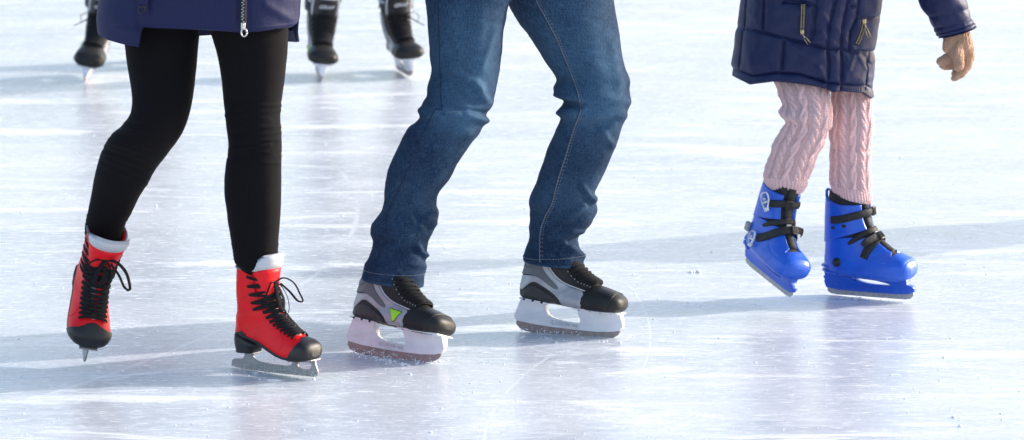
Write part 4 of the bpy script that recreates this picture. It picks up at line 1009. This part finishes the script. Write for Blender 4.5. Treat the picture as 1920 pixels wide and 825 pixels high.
# ================================================================== 2. man in jeans and hockey skates
def man():
    a0,a1=AK(HL),AK(HR)
    root=person(V((-.1,.3,0)),'person in washed blue jeans and grey and black hockey skates, striding between the other two')
    pl=[(800,-150,985,-150),(797,-90,968,-90),(797,-45,975,-45),(797,-5,962,-8),(799,14,952,16),(802,51,945,58),(805,102,940,108),(809,134,935,142),(801,163,930,168),(799,181,926,187),(790,194,922,197),(787,205,917,208),(789.5,219,909,230),
        (778,231,899,250),(763,243,884,268),(742,284,860,303),(728,318,843,335),(721,355,822,362),(717,390,819,384),(704,412,822.5,402),(694.5,436,814,430),(697,462,803,455),(690,487,799,489),(681.5,505,796.5,512),(677,521.5,794,536)]
    pr=[(965,-150,1142,-150),(957,-90,1144,-90),(930,-45,1146,-45),(945,-10,1150,-6),(969,37,1157,40),(990,64,1162,64),(1010,95,1166,98),(1024,119,1171,122),(1042,147,1177,146),(1037,165,1180,168),(1041,178,1181,182),(1055,190,1180,196),(1046.5,210,1174,213),(1051,222,1169,226),
        (1041,246,1163,247),(1029,272,1155,275),(1018,305,1141,306),(1005,342,1124,343),(993,374,1113.5,366),(992.5,397,1117,385),(994.5,418,1114,407),(993,437,1102,430),(990,452,1088,444),(984,470,1086.5,462),(981,481,1093,478),(981.5,488,1095,498)]
    fl=[(848,130,893,160,9,.009),(893,160,912,190,8,.009),(880,215,905,225,7,.007),(800,196,905,212,6,-.008),(795,208,900,225,7,.005),(855,165,885,190,9,-.006),(800,220,870,246,10,.004),
        (810,400,790,422,7,.008),(774,402,800,425,6,-.010),(800,425,812,420,6,.006),(770,400,775,412,6,.006),(700,420,760,440,9,.005),(694,450,730,455,7,-.005),(785,465,798,478,5,.008),(740,478,790,470,6,-.006),(775,468,797,488,5,-.005),
        (820,330,775,370,10,.004),(845,290,800,330,10,-.003),(690,495,740,505,8,.005),(745,490,795,500,8,.004),(850,20,860,110,16,.004),(900,30,895,120,14,.004),(925,60,905,120,8,.005)]
    fr=[(1040,190,1085,200,6,-.010),(1045,180,1075,182,6,.007),(1048,212,1090,205,7,.007),(1165,222,1130,250,9,.008),(1130,250,1145,270,7,.006),(1120,235,1150,225,8,-.005),(1092,352,1108,375,6,.008),(1108,375,1062,412,7,.009),(1085,350,1100,380,5,-.007),
        (1115,395,1070,435,9,.006),(1060,425,1100,430,6,-.006),(1070,452,1088,445,6,-.009),(1072,465,1094,480,6,.008),(1050,450,1070,470,7,.004),(1000,395,1040,420,9,-.004),(995,425,1030,440,8,.004),(1110,160,1172,150,16,.005),(1090,40,1110,120,20,.004),(1130,180,1178,190,10,.004),(1000,450,1040,470,9,-.004),(1150,90,1160,160,9,.004)]
    NT,NF=300,170; parts=[]; fades=[]; K=[]
    for pairs,y0,y1,fo,bz in ((pl,.24,a0.y+.00,fl,-.06),(pr,.36,a1.y,fr,-.10)):
        r,inf=leg('j','denim',pairs,y0,y1,NT,NF,.86,fo,lambda q,bz=bz:bz*math.exp(-((q-.5)/.22)**2),noise_amp=.0018,fold_gain=1.0)
        K.append((r,inf)); p=thick_leg('j','m',r,inf,close_top=True); parts.append(p)
        nn=len(p[0])//NF
        for i in range(nn):
            for j in range(NF):
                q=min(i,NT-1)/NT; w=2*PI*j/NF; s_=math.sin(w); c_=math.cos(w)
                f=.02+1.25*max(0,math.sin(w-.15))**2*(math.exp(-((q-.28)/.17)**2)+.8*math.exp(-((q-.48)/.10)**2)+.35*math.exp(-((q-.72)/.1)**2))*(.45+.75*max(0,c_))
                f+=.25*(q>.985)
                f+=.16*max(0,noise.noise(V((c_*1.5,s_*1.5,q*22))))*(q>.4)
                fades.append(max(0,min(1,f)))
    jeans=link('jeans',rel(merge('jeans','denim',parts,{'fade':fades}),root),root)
    # seams follow the cloth surface
    def on(k,u,v):                                   # nearest front vertex to a photo point
        r,_=K[k]; return None
    for k,pts,dbl in ((0,[(820,-30),(822,30),(824,110),(826,180),(828,204),(816,206),(800,236),(780,280),(762,325),(738,375),(726,400),(722,440),(722,455),(708,480),(700,520)],False),
                      (1,[(1000,-30),(1004,0),(1020,30),(1043,75),(1058,110),(1070,140),(1082,175),(1087,205),(1083,220),(1072,250),(1060,290),(1044,340),(1034,380),(1019,410),(1011,440),(1011,492)],True)):
        r,_=K[k]; bv=BVHTree.FromPolygons([tuple(q) for q in parts[k][0]],parts[k][1])
        def cast(u,v,off):
            d=ray(u,v).normalized(); h,n_,_,_=bv.ray_cast(CAM,d)
            return None if h is None else h-d*off
        q=crom(pts,220); b=B(); b2=B()
        for off,rad,bb,dash in ([(0,.0016,b2,False),(3.2,.0006,b,True),(6.6,.0006,b,True)] if dbl else [(0,.0015,b2,False)]):
            line=[cast(u+off,v,.0006) for u,v in q]; line=[p for p in line if p]
            if dash:
                for i in range(0,len(line)-2,2): bb.tube([line[i],line[i+1]],rad,5)
            else: bb.tube(line,rad,6,.7)
        if dbl:
            line=[cast(u+1.2,v,.0004) for u,v in q]; line=[p for p in line if p]; b.tube(line,.0009,5)
            link('stitching',rel(b.mesh('stitching','thread'),root),jeans)
        link('leg_seam',rel(b2.mesh('leg_seam','seam_dark'),root),jeans)
        # hem stitching
        b=B(); row=r[-14] if True else None; c=sum(row,V())/NF
        for j in range(0,NF,2): 
            p0,p1=row[j],row[(j+1)%NF]; b.tube([p0+(p0-c).normalized()*.0008,p1+(p1-c).normalized()*.0008],.0008,5)
        link('hem_stitching',rel(b.mesh('hem_stitching','thread'),root),jeans)
    C=lambda k,i:sum(K[k][0][i],V())/NF
    h=human(root,[AK(HR,.19),AK(HL,.19)],[C(1,150),C(0,150)],[C(1,12)-V((0,0,.03)),C(0,12)-V((0,0,.03))],1.82,math.radians(-35),1.56,feet=[HR,HL],paths=[[(C(k_,i),.25*(K[k_][0][i][0]-K[k_][0][i][NF//2]).length) for i in (50,85,115,140,160,185,210,240,265)] for k_ in (1,0)])
    jacket(root,h,'black_coat',C(0,0).z+.01,name='jacket'); hairdo(root,h,'wool_hat')
    for s,e,w in h['W']: hand('glove',root,w,w-e,h['F'],1.05,'lace')
    place(hockey(-1,True,False,False,1),root,HL); place(hockey(1,False,False,False,4),root,HR)
man()

# ================================================================== 3. child in puffer coat
def child():
    a0,a1=AK(BL,.22),AK(BR,.22)
    root=person(V((.8,.95,0)),'child in a navy quilted coat, pink cable knit trousers, beige gloves and blue ice skates')
    pl=[(1440,60,1543,70),(1443,100,1546,110),(1448,130,1549,140),(1452,152,1552,160),(1460,178,1556,183),(1467,196,1558.5,205),(1463,213,1559,222),(1472,230,1556,243),(1461,250,1548,262),(1449,275,1536,284),(1439,303,1525,305),(1431,326,1517,330),(1432,341,1512,347),(1438,352,1504,360)]
    pr=[(1556,60,1630,70),(1556,120,1630,128),(1557,150,1632,160),(1559,185,1634,190),(1560,215,1636,220),(1555.5,247,1636,250),(1557,275,1633,277),(1556,316,1632,320),(1556.5,342,1633,350),(1561,359,1635,373),(1567,366,1632,381)]
    NT,NF=420,420; parts=[]; gap_shades=[]; K=[]
    NC=13
    for idx,(pairs,y0,y1,bz) in enumerate(((pl,.93,a0.y,-.07),(pr,.98,a1.y,-.03))):
        r,inf=leg('k','knit',pairs,y0,y1,NT,NF,.95,[(1556,262,1633,262,4,-.003),(1470,228,1550,245,5,-.004)] if idx==0 else [(1556,282,1634,284,3,-.004)],lambda q,bz=bz:bz*math.exp(-((q-.5)/.25)**2))
        tot=inf[-1]; gp=[]
        for i in range(NT):
            c=sum(r[i],V())/NF; s=inf[i]
            for j in range(NF):
                ph=j/NF*NC+.35*idx+.10*math.sin(s*17+idx); col=math.floor(ph); x=(ph-col)*2-1
                per=.062; a=s/per*2*PI+(col*2.1)
                hh=0.; g=0.
                if tot-s<.035:                      # ribbed cuff
                    hh=.0025*abs(math.sin(ph*PI*3)); g=.35*(abs(math.sin(ph*PI*3))<.25)
                elif abs(x)<.73:
                    xx=x/.73; mir=1 if int(col)%3 else -1
                    if int(col)%2==0:                # rope of slanting lobes
                        q=(s/.027+mir*xx*.62+col*.37); f_=q-math.floor(q)
                        hh=math.sqrt(max(0,1-xx*xx))*(math.sin(PI*f_)**.55)
                    else:                            # two strands crossing over one another
                        a=s/.050*2*PI+col*2.1
                        for sg in (1,-1):
                            cx=.45*math.sin(a*.5)*sg; lift=.72+.28*math.cos(a*.5)*sg; t=(xx-cx)/.46
                            if abs(t)<1: hh=max(hh,math.sqrt(1-t*t)*lift)
                    st=math.sin(s*2*PI/.0055+xx*4)
                    g=.45*sm((.45-hh)/.3)  # painted shade grows where the relief is low
                    hh=hh*.0054+.0006*st*(hh>0)
                else:
                    st=math.sin(s*2*PI/.0062)*math.sin(x*20); hh=.0010+.0010*st; g=.62 if st<-.2 else .12
                p=r[i][j]; q9=p*16; hh+=.005*noise.noise(V((q9.x,q9.y,q9.z*1.8)))+.0012*noise.noise(p*190); r[i][j]=p+(p-c).normalized()*(hh-.003)
                gp.append(g)
        K.append((r,inf)); p=thick_leg('k','m',r,inf,close_top=True); parts.append(p); gp+=[.3]*(len(p[0])-len(gp)); gap_shades+=gp
        fb=B(); cs=[sum(q_,V())/NF for q_ in r]; fuzz(fb,[(r[i_][j_],(r[i_][j_]-cs[i_]).normalized()) for i_ in range(0,NT,3) for j_ in range(0,NF,3)],5000,.0040,idx)
        parts.append((fb.v,fb.f,[[(0,0)]*3 for _ in fb.f])); gap_shades+=[0.]*len(fb.v)
    link('knitted_trousers',rel(merge('knitted_trousers','knit',parts,{'gap_shade':gap_shades}),root),root)
    C=lambda k,i:sum(K[k][0][i],V())/NF
    wr=P(1793,64,.93); el=P(1735,-50,.93)
    h=human(root,[a1,a0],[C(1,210),C(0,200)],[C(1,8)-V((0,0,.03)),C(0,8)-V((0,0,.03))],1.32,math.radians(-45),1.08,arms=[(el,lerp(el,wr,.85)),None],child=True,feet=[BR,BL],paths=[[(C(k_,i),.25*(K[k_][0][i][0]-K[k_][0][i][NF//2]).length) for i in (70,120,160,200,240,290,340,385)] for k_ in (1,0)])
    hairdo(root,h,'wool_hat')
    place(rental(1,3),root,BR); place(rental(-1,6),root,BL)
    # coat
    hem=[(1374,134),(1375,141),(1381,144),(1410,156),(1457,150),(1496,152.7),(1530,161),(1551,169.6),(1578,169.6),(1614,172),(1634,184),(1638,180)]
    def hemv(u):
        for (x0,y0),(x1,y1) in zip(hem,hem[1:]):
            if u<=x1: return lerp(y0,y1,max(0,(u-x0))/(x1-x0+1e-6))
        return hem[-1][1]
    def edges(v):
        L=[(-300,1465),(-230,1425),(-120,1415),(-40,1395),(0,1389),(25,1386),(48,1383.5),(60,1380),(92,1377),(121,1372),(130,1375),(141,1374),(190,1374)]
        R_=[(-300,1588),(-230,1628),(-120,1640),(-40,1656),(0,1653),(29,1650.5),(56,1645),(92,1640),(97,1637),(114,1640),(145,1638),(155,1635.5),(179,1637),(190,1637)]
        f=lambda T:next((lerp(x0,x1,max(0,(v-y0))/(y1-y0)) for (y0,x0),(y1,x1) in zip(T,T[1:]) if v<=y1),T[-1][1])
        return f(L),f(R_)
    seams=[[(1370,52),(1386,50),(1433,61),(1505,80),(1554,92),(1566,93),(1576,90),(1593,97),(1640,95)],
           [(1370,127),(1376,128),(1392,134),(1411,142),(1457,136),(1496,138),(1530,148),(1551,155),(1578,157.5),(1622,160),(1640,168)],
           [(1402,-60),(1400,0),(1396,56)],[(1393,58),(1386,128)],[(1433,-60),(1433,0),(1430,58)],[(1471,70),(1464,138)],
           [(1569,-60),(1566,0),(1554,48),(1550,90),(1554,116),(1551,168)],[(1592,-60),(1590,0),(1578,56),(1576,92),(1579,121),(1576,168)],
           [(1630,97),(1625,120),(1627,131),(1622,168)],[(1468,2),(1500,5),(1527,9)],[(1529,-60),(1527,9),(1524,58),(1519,76)],[(1606,32),(1630,33),(1650,29)],[(1616,-60),(1606,33),(1594,60),(1591,96)],[(1594,12),(1606,14)]]
    wr_=[(1488,86,1535,125,5,.0045),(1535,125,1550,150,5,.003),(1478,90,1520,130,5,-.002),(1600,104,1592,130,4,.005),(1608,102,1625,130,4,.005),(1616,100,1630,120,3,-.004),(1590,110,1585,150,4,.003),(1540,60,1560,80,5,.004),(1535,20,1575,60,6,.004),(1395,70,1410,130,8,.004),(1580,70,1600,90,4,.004),
         (1415,20,1425,50,6,.003),(1440,100,1455,130,9,.003),(1393,10,1420,40,5,.003)]
    for i in range(13): wr_.append((1583+i*4.3,160,1582+i*4.2,170,1.4,-.0022))
    nt,nf=230,420; rows=[]
    for i in range(nt+1):
        s=i/nt; r=[]
        for j in range(nf):
            a=2*PI*j/nf; cs,sn=math.cos(a),math.sin(a); u0=lerp(1374,1637,(cs+1)/2); v=lerp(hemv(u0)-(6*sm(-sn*4) if sn<0 else 0),-300,s**1.5); el_,er=edges(v)
            n=2.5; x2=math.copysign(abs(cs)**(2/n),cs); y2=math.copysign(abs(sn)**(2/n),sn); yc=.95; dep=.135
            p=P((el_+er)/2+(er-el_)/2*x2,v,yc-dep*y2); u_,v_=proj(p); d=.006
            if sn>-.2:
                m_=1e9
                for sl in seams:
                    for (x0,y0),(x1,y1) in zip(sl,sl[1:]):
                        vx,vy=x1-x0,y1-y0; t=max(0,min(1,((u_-x0)*vx+(v_-y0)*vy)/(vx*vx+vy*vy))); m_=min(m_,math.hypot(u_-x0-vx*t,v_-y0-vy*t))
                d=.0105*(1-math.exp(-m_/5.5))-.0042*math.exp(-(m_/1.25)**2)
                for (x0,y0,x1,y1,wd,am) in wr_:
                    vx,vy=x1-x0,y1-y0; t=max(0,min(1,((u_-x0)*vx+(v_-y0)*vy)/(vx*vx+vy*vy))); dd=math.hypot(u_-x0-vx*t,v_-y0-vy*t)
                    if dd<wd*3: d+=am*math.exp(-(dd/wd)**2)
            d+=.005*noise.noise(p*13)+.003*noise.noise(V((p.x*30,p.y*30,p.z*45)))
            r.append(p+V((cs*.15,-sn,0)).normalized()*d*(abs(sn)**.5))
        rows.append(r)
    cc=sum(rows[0],V())/nf
    inn=[[p+(cc-p).normalized()*.006+V((0,0,-.003)) for p in rows[0]],[p+(cc-p).normalized()*.014 for p in rows[10]]]
    vs,fs,uv=grid([inn[1],inn[0]]+rows,True,False,True)
    b=B(); b.add(vs,fs); k=h['k']
    b.tube([h['ch'],h['ch']+V((0,0,.09*k)),h['nk']+V((0,0,.02*k))],[.17*k,.13*k,.09*k],20)
    s,e,w=h['W'][1]; b.tube(crom([tuple(q) for q in (lerp(h['ch'],s,.3),s,lerp(s,e,.5),e,lerp(e,w,.5),lerp(e,w,.97))],16),[lerp(.10,.055,i/15)*k for i in range(16)],20)
    # visible sleeve
    sp=[(1600,-210,1668,-270),(1640,-120,1740,-165),(1690,-50,1792,-78),(1721,-2,1808,-14),(1741,34,1817,18),(1752,55,1822,36),(1756,64,1826,44),(1761,71,1829,51)]
    srow=[]
    S=crom(sp,120)
    for i,(lx,ly,rx,ry) in enumerate(S):
        a_,b_=P(lx,ly,.93),P(rx,ry,.93); c=(a_+b_)/2; hh=(b_-a_)/2; r=[]
        for j in range(120):
            w_=2*PI*j/120; p=c+hh*math.cos(w_)-V((0,1,0))*math.sin(w_)*hh.length*.95
            t=i/119; dd=.0045*abs(math.sin((t-.02)*PI*7.5))**.5-.003
            if t>.93: dd-=.004*math.exp(-((t-.94)/.01)**2)
            dd+=.005*noise.noise(p*19)+.0025*noise.noise(p*45); r.append(p+(p-c).normalized()*dd)
        srow.append(r)
    cl=sum(srow[-1],V())/120; ax=(sum(srow[-1],V())/120-sum(srow[-12],V())/120).normalized()
    srow+= [[p+(cl-p).normalized()*.006+ax*.001 for p in srow[-1]],[p+(cl-p).normalized()*.010-ax*.03 for p in srow[-1]]]
    v2,f2,_=grid(srow,True,True,False); b.add(v2,f2)
    co=link('quilted_coat',rel(b.mesh('quilted_coat','puffer'),root),root)
    # zips
    def teeth(pts,nm):
        b=B(); y=.95-.135-.0135; pp=[P(u,v,y) for u,v in crom(pts,30)]; L=0; seg=[0]
        for a_,c_ in zip(pp,pp[1:]): L+=(c_-a_).length; seg.append(L)
        for i in range(int(L/.0034)):
            s_=i*.0034; kx=min(max(q for q in range(30) if seg[q]<=s_),28); p=lerp(pp[kx],pp[kx+1],(s_-seg[kx])/(seg[kx+1]-seg[kx])); dr=(pp[kx+1]-pp[kx]).normalized(); x=dr.cross(V((0,1,0))).normalized()
            for sg in (1,-1): b.box(p+x*(.0032*sg),(.0036,.003,.0019),Matrix((x,V((0,1,0)),dr)).transposed().to_4x4(),.25)
        link('zip_teeth',rel(b.mesh('zip_teeth','brass',False),root),co)
        t_=B(); t_.tube([q+V((0,.002,0)) for q in pp],.0075,8,.3,True,[V((0,-1,0))]*30); link('zip_tape',rel(t_.mesh('zip_tape','ztape'),root),co)
    teeth([(1505.5,9),(1505,30),(1503.5,58)],'a'); teeth([(1621,36),(1619,52),(1613,70),(1606,85)],'b')
    y=.95-.135-.018
    def pull(u0,v0,u1,v1):
        b=B(); b.box(P(u0,v0,y),(.010,.006,.013),None,.35); a_,c_=P(u0,v0+4,y-.003),P(u1,v1,y-.003); d=(c_-a_).normalized(); x=d.cross(V((0,1,0)))
        b.tube([a_,lerp(a_,c_,.35)+x*.001],.0016,6); q=lerp(a_,c_,.35)
        b.tube([q-x*.003,q+x*.003,c_+x*.0042,c_-x*.0042,q-x*.003],.0012,6)
        link('zip_pull',rel(b.mesh('zip_pull','brass'),root),co)
    pull(1504,60,1517,82); pull(1620.5,40,1630,70)
    # glove in view: palm, four bent fingers and thumb
    g=B(); Yg=.93; S_=1/705
    def ch(pts): chain(g,[P(u,v,Yg+dy) for u,v,rr,dy in pts],[rr*S_*1.12 for u,v,rr,dy in pts],14)
    for du in (-9,0,9): ch([(1792+du,56,15,0),(1794+du,68,15,0),(1797+du*1.15,84,15.5,0),(1801+du*.95,101,13,.002)])
    ch([(1778,80,9,-.008),(1776,90,8,-.01)])
    ch([(1795,88,12,-.012),(1796,104,10.5,-.026),(1797.5,117,9.3,-.034),(1798,124,9,-.036)])          # thumb
    ch([(1814,92,12,.0),(1816,110,10.5,-.002),(1812,124,9.5,-.006),(1803,136,8.2,-.010),(1792,145,6.4,-.012),(1788,147,5,-.012)])  # long finger
    ch([(1806,98,11,.014),(1807,118,9.5,.016),(1800,130,8.5,.012),(1791,138,7,.006)])
    ch([(1790,98,11,.012),(1780,108,10,.004),(1770,112,8.6,-.002),(1763,115,7.2,-.004)])
    ch([(1796,106,10,.024),(1784,120,9.4,.020),(1774,122,8.2,.012),(1768,121,7,.008)])
    gm=remesh(g,'glove','glove',.0017,2); nn=[v.normal.copy() for v in gm.vertices]
    for v,n_ in zip(gm.vertices,nn):
        c_=v.co; wz=sm((c_.z-P(1790,84,.93).z)/.012)
        rib=math.sin(math.atan2(c_.y-.93,c_.x-P(1793,60,.93).x)*26)
        v.co=c_+n_*(.0011*noise.noise(c_*240)+.0022*noise.noise(c_*60)+.0010*rib*wz)
    gb=B(); gb.add([v.co for v in gm.vertices],[tuple(p.vertices) for p in gm.polygons]); fuzz(gb,[(v.co.copy(),n_) for v,n_ in zip(gm.vertices,nn)],3500,.0036)
    link('glove',rel(gb.mesh('glove','glove'),root),root)
    s,e,w=h['W'][1]; hand('glove',root,w,w-e,h['F'],.8,'glove')
    # black socks/liners between trousers and boots are the boots' own liners
child()

# ================================================================== 4-6. skaters behind and beside
def bystander(label,mats,height,yaw,root_loc,seed=1,group=None,gl='lace',jk='jacket',tr='dark_trousers',legs=None,bow=True,copyof=None):
    """mats: two skate matrices (wearer's left, right)"""
    root=person(root_loc,label,group); k=height/1.78
    an=[AK(m,.20) for m in mats]; F_=V((math.cos(yaw),math.sin(yaw),0)); S_=V((-F_.y,F_.x,0))
    mid=(an[0]+an[1])/2; hz=.93*k+.07; pel=V((mid.x,mid.y,hz))-F_*.05
    hips=[pel+S_*.085*k,pel-S_*.085*k]; knees=[lerp(a,hp,.5)+F_*.09 for a,hp in zip(an,hips)]
    h=human(root,an,knees,hips,height,yaw,1.46*k+.07,feet=mats)
    b=B()
    for a,kn,hp in zip(an,knees,hips):
        tp=a+V((0,0,.085))
        chain(b,[hp,lerp(hp,kn,.5),kn,lerp(kn,tp,.4),tp],[.115*k,.100*k,.082*k,.078*k,.066*k],16)
        b.tube([tp,tp-V((0,0,.045))],[.066*k,.070*k],16)
    b.ball(pel+V((0,0,.03)),.16*k,18,(1,1,.9))
    link('trousers',rel(remesh(b,'trousers',tr,.011,4),root),root)
    jacket(root,h,'black_coat',hz-.06); hairdo(root,h,'wool_hat')
    for s,e,w in h['W']: hand('glove',root,w,w-e,h['F'],1.,'lace')
    for i,m in enumerate(mats): place(hockey(1 if i==0 else -1,True,True,(bow[i] if isinstance(bow,tuple) else bow),seed+i),root,m)
    return root
bystander('person in black hockey skates with both feet showing, out of focus behind the others',[F3,F2],1.72,math.radians(-82),V((-.58,5.75,0)),11,bow=(True,False))
F1b=MX(-88,0,0,-1.335,6.0,.001,1.03)@SY
bystander('person in a black lace-up hockey skate, out of focus, mostly hidden behind the blue coat',[F1b,F1],1.70,math.radians(-90),V((-1.38,5.9,0)),21)

F4=MX(-120,0,0,G(3450,335).x,G(3450,335).y,.001,1.03); F5=MX(-125,0,0,G(3450,335).x+.34,G(3450,335).y+.1,.001,1.03)
bystander('person in dark winter clothes outside the right edge, casting the long shadow there',[F5,F4],1.78,math.radians(-120),V((F4.translation.x,F4.translation.y,0)),31)
# ================================================================== ice
b=B(); n=12
xs=[-900,-200,-40,-12,-5,-2.5,0,2.5,5,12,40,200,900]; ys=[-900,-200,-40,-12,-5,-2,2,6,12,20,40,200,900]
vs=[(x,y,0) for y in ys for x in xs]; fs=[(j*13+i,j*13+i+1,(j+1)*13+i+1,(j+1)*13+i) for j in range(12) for i in range(12)]
tag(link('ice_rink',mesh('ice_rink',vs,fs,'ice',False)),kind='structure')
# loose ice shavings thrown up by the blades
b=B(); rn=random.Random(12)
def crumb(x,y,r): 
    k=len(b.v); b.ball((x,y,r*.25),r,6,(rn.uniform(.8,1.6),rn.uniform(.8,1.4),rn.uniform(.4,.8)))
for u0,v0,u1,v1,n,sp in ((655,662,760,684,150,7),(760,684,835,676,20,3),(440,694,590,712,30,3),(975,632,1170,642,16,4),(1560,556,1700,566,30,4)):
    for i in range(n):
        t=rn.random(); g=G(lerp(u0,u1,t)+rn.gauss(0,4),lerp(v0,v1,t)+rn.gauss(0,sp*.35)); crumb(g.x,g.y,abs(rn.gauss(0,.0016))+.0006)
for i in range(1500):
    u,v=rn.uniform(-40,1960),rn.uniform(180,840); g=G(u,v); crumb(g.x+rn.gauss(0,.02),g.y,min(.004,abs(rn.gauss(0,.0011))+.0005))
for u,v in ((1300,510),(1295,511),(1308,509),(1788,783),(1800,800),(1310,511)): g=G(u,v); crumb(g.x,g.y,.006)
tag(link('ice_shavings',b.mesh('ice_shavings','snow')),kind='stuff')

# ------------------------------------------------------------------ light
SUN_EL,SUN_AZ=20.,20.            # elevation; azimuth from +x towards +y
EXPO=1.26; SUN=2.0; SKY=.15
w=bpy.data.worlds.new('World'); scene.world=w; w.use_nodes=True; nt=w.node_tree
sky=nt.nodes.new('ShaderNodeTexSky'); sky.sky_type='NISHITA'; sky.sun_disc=False; sky.sun_elevation=math.radians(SUN_EL); sky.sun_rotation=math.radians(90-SUN_AZ)
sky.air_density=1.; sky.dust_density=2.6; sky.ozone_density=1.
nt.links.new(sky.outputs[0],nt.nodes['Background'].inputs[0]); nt.nodes['Background'].inputs[1].default_value=SKY
sl=bpy.data.lights.new('sun','SUN'); sl.energy=SUN; sl.angle=math.radians(.5); sl.color=(1,.955,.90)
so=bpy.data.objects.new('sun',sl); COL.objects.link(so)
d=V((math.cos(math.radians(SUN_EL))*math.cos(math.radians(SUN_AZ)),math.cos(math.radians(SUN_EL))*math.sin(math.radians(SUN_AZ)),math.sin(math.radians(SUN_EL))))
so.rotation_euler=d.to_track_quat('Z','Y').to_euler()
vs=scene.view_settings; vs.view_transform='Standard'; vs.look='None'; vs.gamma=1; vs.use_curve_mapping=False; vs.exposure=EXPO
